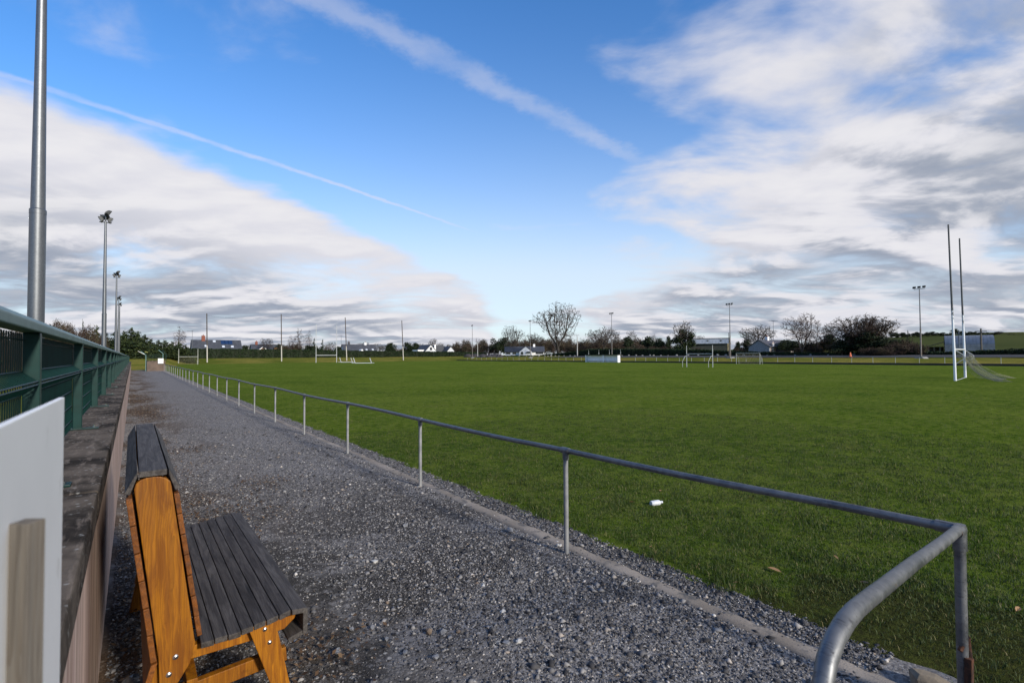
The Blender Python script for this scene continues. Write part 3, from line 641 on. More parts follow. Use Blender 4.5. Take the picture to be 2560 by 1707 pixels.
# seat bearers, legs, stretchers
rb0, rb1 = BZ(1400, 1410), BZ(1840, 1268)
nose = BZ(2200, 1070)
bear = [(b2[0] - .10, b2[1] - .004), (rb1[0] + .04, rb1[1] - .004), (nose[0] - .06, rb1[1] + .006), (nose[0] - .012, nose[1] - .015), (nose[0], nose[1] + .018), (nose[0] - .014, s1[1] - .024), (s0[0] - .06, s0[1] - .034)]
lTL, lTR = BZ(1825, 1150), BZ(2018, 1062)
def foot(p0, p1, z):
    t = (z - p0[1]) / (p1[1] - p0[1]); return lerp(p0, p1, t)
lBL, lBR = BZ(1985, 1549), BZ(2130, 1549)
leg = [lTL, lTR, foot(lTR, lBR, .0), foot(lTL, lBL, .0)]
leg = [(x, z) for x, z in leg]
for y0, sgn in ((BY0, -1), (BY1 - .045, 1)):
    part('seat_bearer', rel(bench, MB().prism(bear, 'y', y0 + .046 if sgn < 0 else y0 - .046, y0 + .091 if sgn < 0 else y0 - .001)), OCHRE, bench, .004)
    L_ = part('front_leg', rel(bench, MB().prism(leg, 'y', y0 - .004, y0 + .044)), OCHRE, bench, .004)
    if sgn < 0:
        for bx_, bz_ in (BZ(1945, 1150), BZ(1980, 1245)):
            M_ = Matrix.Translation((bx_, y0 - .005, bz_)) @ Matrix.Rotation(R(90), 4, 'X')
            part('bolt', rel(bench, MB().lathe([(.0, -.002), (.0105, -.002), (.0098, .003), (.006, .006), (.0, .007)], 12, M_)), BOLT, L_, 0, True)
    rl0 = (bfoot[0] + .02, .52)
    part('rear_leg', rel(bench, MB().prism([(bfoot[0] - .012, .56), (bfoot[0] + .085, .56), (.085, 0), (-.005, 0)], 'y', y0 + .047 if sgn < 0 else y0 - .047, y0 + .092 if sgn < 0 else y0 - .002)), OCHRE, bench, .004)
    part('stretcher', rel(bench, MB().prism([(.03, .24), (.66, .285), (.655, .355), (.04, .31)], 'y', y0 + .094 if sgn < 0 else y0 - .094, y0 + .134 if sgn < 0 else y0 - .05)), OCHRE, bench, .004)
part('long_rail', rel(bench, MB().box(.22, .265, BY0 + .09, BY1 - .09, .255, .345)), OCHRE, bench, .004)
for (xa, xb) in ((.30, .345), (.50, .545)): part('cross_batten', rel(bench, MB().box(xa, xb, BY0 + .095, BY1 - .095, .455, .488)), OCHRE, bench, .003)
slab = part('lower_back_slat', rel(bench, MB().prism([(bl[0] - .028, bl[1] - .012), (bl[0] - .004, bl[1] - .006), (bl[0] - .030, bl[1] - .105), (bl[0] - .055, bl[1] - .105)], 'y', BY0 - .01, BY1 + .01)), OCHRED, bench, .003)

# crumpled plastic bag in the gap behind the bench
def crumple(name, c, r, seed, mat, sub=3):
    bm = bmesh.new(); bmesh.ops.create_icosphere(bm, subdivisions=sub, radius=1.); g = np.random.default_rng(seed)
    ks = g.normal(0, 3.2, (10, 3)); ph = g.uniform(0, 6, 10)
    for vv in bm.verts:
        s = sum(abs(math.sin(float(ks[i] @ np.array(vv.co)) + ph[i])) for i in range(10)) / 10
        vv.co = Vector((vv.co.x * r[0], vv.co.y * r[1], max(vv.co.z, -.7) * r[2])) * (.55 + .75 * s)
    me = bpy.data.meshes.new(name); bm.to_mesh(me); bm.free(); return link(name, me, mat, None, c)
bgc = atZ(325, 1655, .12)
tag(crumple('plastic_bag', (.02, 3.18, .10), (.10, .22, .15), 5, BAG, 4), 'crumpled dark plastic bag lying behind the bench at the wall foot', 'bag')

# ================================================================== SMALL THINGS ON THE GROUND
def rock(name, c, s, seed, mat, label, cat='stone', group=None, sub=2):
    bm = bmesh.new(); bmesh.ops.create_icosphere(bm, subdivisions=sub, radius=1.); g = np.random.default_rng(seed)
    ks = g.normal(0, 1.5, (6, 3)); ph = g.uniform(0, 6, 6)
    sc = np.array([1., g.uniform(.65, .95), g.uniform(.5, .75)])
    pl = g.normal(0, 1, (7, 3)); pl /= np.linalg.norm(pl, axis=1)[:, None]; pd = g.uniform(.62, .92, 7)
    for vv in bm.verts:
        p = np.array(vv.co); p = p * (1 + .10 * sum(math.sin(float(ks[i] @ p) + ph[i]) for i in range(6)))
        for i in range(7):
            d = p @ pl[i]
            if d > pd[i]: p = p - pl[i] * (d - pd[i])
        vv.co = Vector(p * sc * s)
    me = bpy.data.meshes.new(name); bm.to_mesh(me); bm.free(); me.materials.append(mat)
    o = link(name, me, None, None, (c[0], c[1], c[2] + s * sc[2] * .45)); o.rotation_euler = (0, 0, g.uniform(0, 6)); return tag(o, label, cat, group)
cr = atZ(2312, 1690, .06); rock('tan_stone', (cr[0], cr[1], 0.01), .085, 3, ROCKT, 'large tan stone beside the foot of the railing corner post')
STG = plain('grey_pebble', (.19, .195, .21), .8, 0., .3, 30., .3); STW = plain('pale_pebble', (.46, .45, .43), .8, 0., .2, 30., .2); STB = plain('brown_pebble', (.21, .155, .11), .85, 0., .3, 30., .3)
pebs = [(1012, 1313, 7, 0), (938, 1404, 9, 1), (908, 1401, 5, 0), (876, 1390, 8, 0), (1116, 1446, 6, 0), (1130, 1448, 6, 0), (1192, 1460, 8, 2), (1208, 1466, 8, 1), (1213, 1488, 9, 0), (1073, 1579, 12, 2), (1108, 1579, 11, 0), (1146, 1577, 7, 2), (968, 1504, 7, 2), (1000, 1498, 7, 0), (1257, 1529, 11, 1), (1267, 1604, 9, 0), (1297, 1602, 13, 1), (842, 1630, 14, 0), (792, 1640, 7, 2), (880, 1571, 8, 0), (967, 1594, 7, 0), (1014, 1629, 8, 0), (1276, 1325, 9, 0), (1401, 1362, 6, 1), (1393, 1353, 4, 1), (1087, 1640, 9, 0), (936, 1700, 10, 0), (1395, 1362, 5, 1), (1090, 1462, 6, 0), (930, 1567, 9, 0), (740, 1600, 7, 1)]
for i, (a, b_, s, k) in enumerate(pebs):
    c = atZ(a, b_, .02); dep = float((c - CAMP) @ fw)
    rock('pebble', (c[0], c[1], .012), s * dep / FPX * 1.15, 100 + i, (STG, STW, STB)[k], ('larger rounded grey stone lying loose on the gravel path', 'larger pale whitish stone lying loose on the gravel path', 'larger brownish stone lying loose on the gravel path')[k], 'stone', ('grey stones on the path', 'pale stones on the path', 'brown stones on the path')[k], 1)
bo = thing('plastic_bottle', 'white plastic bottle lying on its side in the grass', 'bottle', tuple(atZ(1640, 1262, .03)[:2]) + (.055,), 0)
ba = Matrix.Rotation(R(-18), 4, 'Z') @ Matrix.Rotation(R(88), 4, 'Y') @ Matrix.Translation((0, 0, -.07))
part('body', MB().lathe([(0, 0), (.030, .0), (.034, .006), (.034, .10), (.031, .115), (.022, .128), (.014, .134), (.014, .14), (0, .14)], 18, ba), BOTTLE, bo, 0, True)
part('cap', MB().lathe([(0, .1402), (.0165, .1402), (.0165, .157), (.014, .160), (0, .160)], 14, ba), BOTTLE, bo, 0, True)
for i, (a, b_, s) in enumerate([(1936, 1424, .055), (1581, 1254, .045), (1652, 1226, .04), (1627, 1366, .022), (2090, 1392, .03), (2160, 1455, .035), (1748, 1410, .02), (2545, 1522, .04), (1484, 1248, .025), (1838, 1455, .02)]):
    c = atZ(a, b_, .05); g = np.random.default_rng(i)
    mb = MB(); out_ = [(0, -1, .0), (.32, -.5, .06), (.40, .1, .10), (.22, .65, .08), (0, 1, .02), (-.22, .65, .10), (-.40, .1, .12), (-.32, -.5, .07)]
    mb.add([(x * s, y * s, z * s * 2) for x, y, z in out_] + [(0, -.4 * s, 0), (0, .4 * s, 0)], [(0, 1, 8), (1, 2, 9, 8), (2, 3, 9), (3, 4, 9), (4, 5, 9), (5, 6, 9), (6, 7, 8, 9), (7, 0, 8)])
    o = part('dead_leaf', mb, LEAF); o.location = (c[0], c[1], .05); o.rotation_euler = (g.uniform(-.3, .3), g.uniform(-.3, .3), g.uniform(0, 6))
    tag(o, 'curled brown dead leaf lying on the grass', 'leaf', 'dead leaves on the grass')

# ================================================================== FLOODLIGHT MASTS
def lamp_mesh(w_=.46, h_=.36, d_=.15):
    a = MB().prism([(-h_ / 2, 0), (h_ / 2, 0), (h_ * .33, d_), (-h_ * .33, d_)], 'x', -w_ / 2, w_ / 2)   # (y,z)
    for k in range(5): a.box(-w_ * .36 + k * w_ * .18 - .008, -w_ * .36 + k * w_ * .18 + .008, -h_ * .28, h_ * .28, d_, d_ + .035)
    return a.mesh('lamp', .008), MB().box(-w_ * .46, w_ * .46, -h_ * .46, h_ * .46, -.012, -.001).mesh('lamp_glass')
LM, LG = lamp_mesh()
def add_lamp(parent, loc, yaw, tilt):
    o = link('lamp', LM, LAMPG, parent, loc); o.rotation_euler = (R(tilt), 0, yaw); link('lamp_glass', LG, LAMPF, o)
def left_mast(px, dep_, topz, label):
    d = ray(px, 893); p = CAMP + d * dep_; g0 = float(hz(p[0], p[1]))
    t = thing('floodlight_mast', label, 'floodlight', (p[0], p[1], g0), 0, 'floodlight masts behind the fence')
    part('mast_lower', MB().tube([(0, 0, -.3), (0, 0, 4.65)], .125, 14), GALV, t, 0, True)
    part('mast_collar', MB().tube([(0, 0, 4.60), (0, 0, 4.68), (0, 0, 4.70)], [.128, .128, .11], 14), GALV, t, 0, True)
    part('mast_upper', MB().tube([(0, 0, 4.6), (0, 0, topz)], [.112, .06], 14), GALV, t, 0, True)
    h = part('head_frame', MB().tube([(-.32, 0, topz - .05), (.32, 0, topz - .05)], .03, 6).tube([(-.2, 0, topz + .36), (.2, 0, topz + .36)], .025, 6).tube([(0, 0, topz - .1), (0, 0, topz + .42)], .035, 8), GALV, t, 0, True)
    add_lamp(t, (.30, .12, topz + .10), R(-90), 62); add_lamp(t, (.18, -.22, topz + .48), R(-70), 60)
    add_lamp(t, (-.30, .06, topz + .10), R(90), 60); add_lamp(t, (-.06, .25, topz + .32), R(150), 50)
left_mast(88, 9.7, 10.7, 'thick galvanised floodlight mast rising out of sight right behind the fence')
left_mast(259, 32.9, 10.6, 'tall galvanised mast with four angled floodlights, second along the fence')
left_mast(288.8, 56.4, 10.7, 'galvanised floodlight mast third along the fence')
left_mast(294.9, 80, 10.7, 'slim floodlight mast fourth along the fence, before the conifers')
left_mast(297.7, 103.5, 10.7, 'farthest floodlight mast of the row, against the conifers')
def right_mast(px, top_y, label):
    p = atX(px, 893, 103.8); g0 = float(hz(p[0], p[1])); zt = atX(px, top_y, 103.8)[2] - g0
    t = thing('floodlight_mast', label, 'floodlight', (p[0], p[1], g0), R(72), 'floodlight masts beyond the far touchline')
    part('footing', MB().prism([(-.9, -.1), (.9, -.1), (.5, .22), (-.5, .25)], 'y', -.6, .6), ROCK, t, .05)
    part('mast_lower', MB().tube([(0, 0, -.2), (0, 0, 4.9)], .11, 10), RUSTY, t, 0, True)
    part('mast_upper', MB().tube([(0, 0, 4.85), (0, 0, zt - .5)], [.09, .06], 10), GALVD, t, 0, True)
    part('crossarm', MB().box(-.85, .85, -.04, .04, zt - .55, zt - .47), GALVD, t)
    for k in (-1, 0, 1): add_lamp(t, (k * .72, .05 * k, zt - .22), R(180), 75)
GALVD = plain('dull_galvanised', (.16, .165, .175), .55, .5); RUSTY = plain('rust_stained_mast', (.17, .13, .105), .7, .2, .4, 2., .05, c2=(.20, .20, .20))
right_mast(2303, 714, 'floodlight mast on the bank near the curved barn')
right_mast(1826, 757, 'floodlight mast with three lamps beside the tin roofed shed')
right_mast(1530, 781, 'floodlight mast with three lamps behind the white dugout')
right_mast(1326, 800, 'floodlight mast standing in front of the white bungalow')
right_mast(1181, 812, 'farthest three lamp floodlight mast beside the dark soil heaps')

# ================================================================== NEAR GOAL
g1, g2 = atZ(2388.5, 953, 0), atZ(2413.5, 944.6, 0)
goal = thing('gaelic_goal', 'tall white goalposts with peeling paint and a net trailing on the grass', 'goal', tuple(g1))
V0 = Vector(g1); gd = Vector((g2[0] - g1[0], g2[1] - g1[1], 0)); GW = gd.length; gx_ = gd.normalized(); gb = Vector((gx_.y, -gx_.x, 0))     # gb points behind the goal
CBZ = 2.06
for k in (0, 1):
    o = gx_ * GW * k; tl_ = Vector((-.14, .10, 0)) * (1 if k == 0 else .8)
    h = 10.15 if k == 0 else 10.2
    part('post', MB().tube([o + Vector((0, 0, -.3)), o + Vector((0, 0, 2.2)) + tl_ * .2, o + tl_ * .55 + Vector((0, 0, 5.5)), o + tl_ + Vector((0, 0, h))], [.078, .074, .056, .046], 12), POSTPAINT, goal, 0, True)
    part('net_bracket', MB().tube([o + Vector((0, 0, CBZ - .03)), o + gb * .44 + Vector((0, 0, CBZ - .38)), o + gb * .5 + Vector((0, 0, CBZ - .50)), o + gb * .44 + Vector((0, 0, CBZ - .62)), o + Vector((0, 0, CBZ - .98))], .022, 8), WHITEP, goal, 0, True)
part('crossbar', MB().tube([gx_ * .05 + Vector((0, 0, CBZ)), gx_ * (GW - .05) + Vector((0, 0, CBZ))], .055, 10), WHITEP, goal, 0, True)
part('ground_bar', MB().tube([gx_ * .05 + Vector((0, 0, .03)), gx_ * (GW - .05) + Vector((0, 0, .03))], .025, 8), WHITEP, goal, 0, True)
net = MB(); U, W_ = 44, 26
def npt(a, t):
    sag = .22 * math.sin(math.pi * a) * math.sin(math.pi * t); back = .46 + 1.6 * t ** 1.7 + .12 * math.sin(a * 9)
    return gx_ * (GW * a + .25 * t * math.sin(a * 5)) + gb * back + Vector((0, 0, max((CBZ - .5) * (1 - t) ** 1.25 - sag, .045)))
for i in range(U + 1): net.tube([npt(i / U, j / 12) for j in range(13)], .0055, 3, False)
for j in range(W_ + 1): net.tube([npt(i / 22, j / W_) for i in range(23)], .0055, 3, False)
for k in (0, 1):                                       # gathered net ends hanging from the brackets
    for q in range(9):
        s_ = q * .035
        net.tube([gx_ * GW * k + gb * (.06 + s_) + Vector((0, 0, CBZ - .1 - s_)), gx_ * (GW * k + .1 - .3 * k) + gb * (.35 + s_ * 2) + Vector((0, 0, .9)), gx_ * (GW * k + .1 - .3 * k) + gb * (1.0 + s_ * 2.6) + Vector((0, 0, .28 + s_ * .3)), gx_ * GW * k + gb * (2.2 + s_ * 1.6) + Vector((0, 0, .05))], .006, 3, False)
part('net', net, NETM, goal)

# ================================================================== OTHER GOALS
def frame_goal(pA, pB, ph, cb, r, label, name='goal', sup=None, supz=None, net_=False, grp=None, mat=None):
    A_, B_ = Vector(pA), Vector(pB); o = thing(name, label, 'goal', A_, 0, grp); d = B_ - A_; mt = mat or WHITEP
    for k in (0, 1):
        part('post', MB().tube([d * k + Vector((0, 0, -.1)), d * k + Vector((0, 0, min(ph, cb + .4))), d * k + Vector((0, 0, ph))], [r, r, r * .75], 8), mt, o, 0, True)
        if sup is not None:
            s_ = Vector(sup); part('net_support', MB().tube([d * k + Vector((0, 0, cb * .85)), d * k + s_ * .4 + Vector((0, 0, cb * .82)), d * k + s_ + Vector((0, 0, .45 * cb)), d * k + s_ + Vector((0, 0, .02))], r * .6, 6), mt, o, 0, True)
    part('crossbar', MB().tube([Vector((0, 0, cb)), d + Vector((0, 0, cb))], r * .9, 8), mt, o, 0, True)
    if net_:
        s_ = Vector(sup) if sup is not None else Vector((0, 1.2, 0)); nn = MB()
        for i in range(17):
            nn.tube([d * (i / 16) + Vector((0, 0, cb)), d * (i / 16) + s_ + Vector((0, 0, .05))], .012, 3, False)
        for j in range(9):
            q_ = s_ * (j / 8) + Vector((0, 0, cb * (1 - j / 8) + .05)); nn.tube([q_, d + q_], .012, 3, False)
        part('net', nn, NETM, o)
    return o
frame_goal(atY(790, 907, 151.5) * [1, 1, 0], atY(841.5, 906.5, 152.2) * [1, 1, 0], 10.9, 2.15, .085, 'far white H shaped goalposts in front of the clipped hedge', 'gaelic_goal')
frame_goal(atY(446.5, 911, 152) * [1, 1, 0], atY(494.5, 911, 151) * [1, 1, 0], 3.9, 1.95, .07, 'short juvenile goalposts with faded net near the end wall', 'juvenile_goal', (0, 1.6, 0), None, True, None, plain('dull_white_paint', (.42, .43, .38), .6))
a_, b_ = atZ(1717, 918), atZ(1782, 919)
frame_goal(a_, b_, 3.05, 1.88, .042, 'portable goal with bent net supports standing out on the pitch', 'portable_goal', (-.75, .15, 0))
a_, b_ = atX(1841, 909, 87.5) * [1, 1, 0], atX(1900, 910.5, 86.6) * [1, 1, 0]
frame_goal(a_, b_, 1.98, 1.95, .036, 'low white goal standing at the far touchline below the stone house', 'portable_goal', (1.2, .2, 0), None, True)
def fallen_goal(pA, pB, label):
    A_, B_ = Vector(pA), Vector(pB); o = thing('fallen_goal', label, 'goal', A_); d = B_ - A_; n_ = d.normalized(); bk = Vector((-n_.y, n_.x, 0))
    part('base_bar', MB().tube([Vector((0, 0, .07)), d + Vector((0, 0, .07))], .07, 8), WHITEP, o, 0, True)
    part('back_bar', MB().tube([bk * 1.6 - n_ * 1.2 + Vector((0, 0, .1)), bk * 1.6 + d + n_ * .4 + Vector((0, 0, .1))], .06, 8), WHITEP, o, 0, True)
    for k in (0, 1):
        part('post', MB().tube([d * k + Vector((0, 0, .05)), d * k - n_ * .55 + bk * .5 + Vector((0, 0, 1.45 - .1 * k))], .075, 8), WHITEP, o, 0, True)
        part('side_bar', MB().tube([d * k + Vector((0, 0, .08)), d * k + bk * 1.6 + Vector((0, 0, .08))], .05, 8), WHITEP, o, 0, True)
fallen_goal(atZ(888, 908.5), atZ(929, 908.2), 'white portable goal tipped over, with both uprights sticking up')
fallen_goal(atZ(853, 906.2), atZ(881, 906.0), 'white portable goal tipped over, lying behind the other fallen one')

# ================================================================== BALL STOP
PT = [(518, 783.5, 16.7, -.02), (704, 785, 0, 0), (867, 793.5, 0, 0), (1008.5, 801, 0, 0)]
bpos = []
for px, ty, _, _ in PT:
    q = atY(px, 906, 166); top = atY(px - (4 if px > 800 else 1), ty, 166); bpos.append((q, top))
bs = thing('ball_stop', 'tall timber poles with a sagging net cable strung behind the far goal', 'ball stop', (bpos[0][0][0], 166, .2))
for q, top in bpos:
    g0 = float(hz(q[0], q[1]))
    b0 = Vector((q[0], 166, g0 - .4)); p = part('pole', MB().tube([(0, 0, 0), tuple(Vector(top) - b0)], [.16, .12], 10), TPOLE, bs, 0, True)
    p.location = b0 - bs.location
for (a0, t0), (a1, t1_) in zip(bpos[:-1], bpos[1:]):
    A_, B_ = Vector(t0) - Vector((0, 0, .6)), Vector(t1_) - Vector((0, 0, .6)); c = MB()
    c.tube([A_.lerp(B_, k / 10) - Vector((0, 0, 1.1 * 4 * (k / 10) * (1 - k / 10) * .7)) for k in range(11)], .016, 4, False)
    part('cable', rel(bs, c), EDGEP, bs)

# ================================================================== END OF THE PATH
ew = thing('block_shelter_wall', 'low brown block wall closing the end of the gravel path', 'wall', (2.6, 86, 0))
p0, p1 = atZ(367, 927, 0), atZ(412, 930.5, 0)
wx0, wx1, wy = p0[0] + .12, p1[0] + .05, 84.5
A_ = atY(367, 927, 84.5); B_ = atY(413, 927, 84.5)
part('front_wall', rel(ew, MB().box(A_[0], B_[0], 84.5, 84.75, -.2, 1.30)), BLKWALL, ew, .01)
part('side_wall', rel(ew, MB().box(A_[0] - .02, A_[0] + .2, 84.77, 89.5, -.2, 1.42)), DARKC, ew, .01)
part('capping', rel(ew, MB().box(A_[0] - .05, B_[0] + .06, 84.46, 84.86, 1.303, 1.40)), COPING, ew, .01)
cf = thing('chain_link_fence', 'green chain link fence with cranked posts above the block wall', 'fence', (A_[0], 84.9, 1.4))
def crank(x, y, z0, z1, lean): return MB().tube([(x, y, z0), (x, y, z1), (x + lean, y, z1 + .5)], .035, 6)
part('post', rel(cf, crank(A_[0] - .12, 84.4, -.1, 2.15, -.55)), plain('pale_green_post', (.16, .30, .29), .5), cf)
part('post', rel(cf, crank(A_[0] + 2.2, 86.5, 1.4, 2.35, -.5)), GREEN, cf); part('post', rel(cf, crank(B_[0] - .25, 84.95, -.05, 2.35, -.5)), MATS['pale_green_post'], cf)
ch = MB()
for k in range(26):
    x = A_[0] + (B_[0] - A_[0]) * k / 26
    for s_ in (-1, 1): ch.tube([(x, 84.95, 1.42), (x + s_ * .5, 84.95, 2.30)], .006, 3, False)
part('wire_mesh', rel(cf, ch), WIRE, cf)
s0_, s1_ = atY(395, 896, 84.3), atY(408.5, 908.5, 84.3)
ws = thing('white_sign', 'small blank white sign fixed above the brown block wall', 'sign', (s0_[0], 84.3, s1_[2]))
part('panel', rel(ws, MB().box(s0_[0], s1_[0], 84.3, 84.33, s1_[2], s0_[2])), SIGNW, ws, .004)
part('fixing', rel(ws, MB().box(s0_[0] + .2, s0_[0] + .26, 84.335, 84.93, s1_[2] + .3, s1_[2] + .36).box(s1_[0] - .26, s1_[0] - .2, 84.335, 84.93, s1_[2] + .3, s1_[2] + .36)), GREEN, ws)
w0 = A_[0] - .75
yb = thing('roof_sheets', 'loose pale and yellow sheets propped on the end of the chain link fence', 'sheet', (w0, 84.6, 2.3))
part('pale_sheet', rel(yb, MB().box(w0 - .3, w0 + .55, 84.2, 84.9, 2.45, 2.49, Matrix.Rotation(.55, 3, 'Y'))), SIGNW, yb)
part('yellow_sheet', rel(yb, MB().box(w0 + .5, w0 + .85, 84.3, 84.9, 2.55, 2.6, Matrix.Rotation(.3, 3, 'Y'))), plain('yellow_plastic', (.42, .42, .10), .6), yb)

# ================================================================== DUGOUT, FAR RAILING
Yd0, Yd1 = atX(1542, 900, 90.2)[1], atX(1461, 900, 90.2)[1]
dg = thing('dugout', 'white concrete team dugout with flat dark roof at the far touchline', 'dugout', (90.8, (Yd0 + Yd1) / 2, 0))
part('back_wall', rel(dg, MB().box(91.15, 91.35, Yd0, Yd1, -.1, 1.72)), WHITE, dg)
for y in (Yd0, Yd1 - .2): part('end_wall', rel(dg, MB().box(90.5, 91.145, y, y + .2, -.1, 1.72)), WHITE, dg, .01)
ym = Yd0 + (Yd1 - Yd0) * .42
part('pillar', rel(dg, MB().box(90.52, 90.76, ym, ym + .3, -.1, 1.72)), WHITE, dg, .01)
part('bench_seat', rel(dg, MB().box(90.85, 91.14, Yd0 + .21, Yd1 - .21, .38, .45)), WHITE, dg)
part('roof', rel(dg, MB().box(90.45, 91.75, Yd0 - .12, Yd1 + .12, 1.723, 1.86)), DARKC, dg, .02)
for k in range(4):
    y = Yd0 + .1 + (Yd1 - Yd0 - .2) * k / 3
    part('cranked_bracket', rel(dg, MB().tube([(91.6, y, 1.9), (91.6, y, 2.5), (91.3, y - .25, 2.95)], .05, 6)), plain('pale_bracket', (.42, .45, .45), .6), dg)
fr = thing('touchline_railing', 'thin pale post and rail fence along the far grass bank', 'railing', (93.1, 45, .3))
fy = [y for y in np.arange(-24.5, 155, 2.95) if not (Yd0 - 1 < y < Yd1 + 1)]
FENP = plain('pale_weathered_post', (.40, .41, .36), .7)
fpm = MB().tube([(0, 0, -.3), (0, 0, .93)], .032, 6).mesh('post')
for y in fy: link('post', fpm, FENP, fr, (0, y - 45, .03))
for y0, y1 in ((-26, Yd0 - 1), (Yd1 + 1, 155)):
    part('top_rail', rel(fr, MB().tube([(93.1, y0, 1.27), (93.1, y1, 1.27)], .03, 6)), plain('grey_rail', (.17, .17, .16), .7), fr)

# ================================================================== BACKGROUND: TREES
def tube_segs(segs, n):
    """segs: array k x 8 (p0, p1, r0, r1) -> verts, quad faces"""
    S = np.asarray(segs, float); P0, P1, r0, r1 = S[:, :3], S[:, 3:6], S[:, 6], S[:, 7]
    T = P1 - P0; T /= np.linalg.norm(T, axis=1)[:, None] + 1e-9
    ref = np.where(np.abs(T[:, 2:3]) < .9, [[0, 0, 1.]], [[0, 1., 0]]); A_ = np.cross(T, ref); A_ /= np.linalg.norm(A_, axis=1)[:, None]; B_ = np.cross(T, A_)
    V = []
    for j in range(n):
        g = 2 * math.pi * j / n; dv = A_ * math.cos(g) + B_ * math.sin(g); V.append(P0 + dv * r0[:, None]); V.append(P1 + dv * r1[:, None])
    V = np.stack(V, 1); k = len(S); F = np.array([[2 * j, 2 * ((j + 1) % n), 2 * ((j + 1) % n) + 1, 2 * j + 1] for j in range(n)])
    return V.reshape(-1, 3), (F[None] + (np.arange(k) * 2 * n)[:, None, None]).reshape(-1, 4)
def grow(seed, trunk_h, r0, kids, ang, ratio, upb, wob, splitlow=.55, twig=.0035):
    g = np.random.default_rng(seed); tr, cr_ = [], []
    def branch(p, d, L, r, lev):
        ns = 4 if lev < 2 else 3; pts = [p]; dd = d.copy()
        for i in range(ns):
            dd = dd + g.normal(0, wob, 3); dd[2] += upb[min(lev, len(upb) - 1)]; dd /= np.linalg.norm(dd); p = p + dd * L / ns; pts.append(p)
        re = max(r * (.55 if lev == 0 else .42), twig)
        for i in range(ns):
            a, b = r + (re - r) * i / ns, r + (re - r) * (i + 1) / ns
            (tr if lev < 1 else cr_).append(np.concatenate([pts[i], pts[i + 1], [max(a, twig), max(b, twig * .8)]]))
        if lev >= len(kids): return
        nk = kids[lev]
        for k in range(nk):
            t = splitlow + (1 - splitlow) * (k + g.uniform(.2, .9)) / nk if lev == 0 else .28 + .72 * (k + g.random()) / nk
            t = min(t, 1.); i = min(int(t * ns), ns - 1); q = pts[i] + (pts[i + 1] - pts[i]) * (t * ns - i)
            base = pts[i + 1] - pts[i]; base /= np.linalg.norm(base)
            az = g.uniform(0, 6.283) if lev else k * 2.4 + g.uniform(-.4, .4)
            ref = np.array([0, 0, 1.]) if abs(base[2]) < .95 else np.array([1., 0, 0]); a1 = np.cross(base, ref); a1 /= np.linalg.norm(a1); a2 = np.cross(base, a1)
            an = R(ang[min(lev, len(ang) - 1)]) * g.uniform(.55, 1.25)
            nd = base * math.cos(an) + (a1 * math.cos(az) + a2 * math.sin(az)) * math.sin(an)
            branch(q, nd, L * ratio[min(lev, len(ratio) - 1)] * g.uniform(.7, 1.15), max(re * .95, r * .45) * g.uniform(.6, .9), lev + 1)
    branch(np.zeros(3), np.array([0, 0, 1.]), trunk_h, r0, 0)
    tr, cr_ = np.array(tr), np.array(cr_); mx = cr_[:, 5].max(); tr /= mx; cr_ /= mx
    return tr, cr_
def leaf_cloud(seed, N, blobs, size, droop=0.):
    g = np.random.default_rng(seed); W = np.array([b[3] * b[4] * b[5] for b in blobs]) ** .8; W /= W.sum()
    idx = g.choice(len(blobs), N, p=W); Bm = np.array(blobs)[idx]
    d = g.normal(0, 1, (N, 3)); d /= np.linalg.norm(d, axis=1)[:, None]; rr = g.random(N) ** .42
    P = Bm[:, :3] + d * rr[:, None] * Bm[:, 3:6]
    a = g.normal(0, 1, (N, 3)); a[:, 2] -= droop; a /= np.linalg.norm(a, axis=1)[:, None]; b = np.cross(a, g.normal(0, 1, (N, 3))); b /= np.linalg.norm(b, axis=1)[:, None]
    s = size * g.uniform(.5, 1.4, N)[:, None]
    V = np.stack([P - a * s, P + b * s * .45, P + a * s, P - b * s * .45], 1); V[..., 2] = np.maximum(V[..., 2], 0.005)
    return V.reshape(-1, 3), np.arange(N * 4).reshape(N, 4)
PROTO = {}
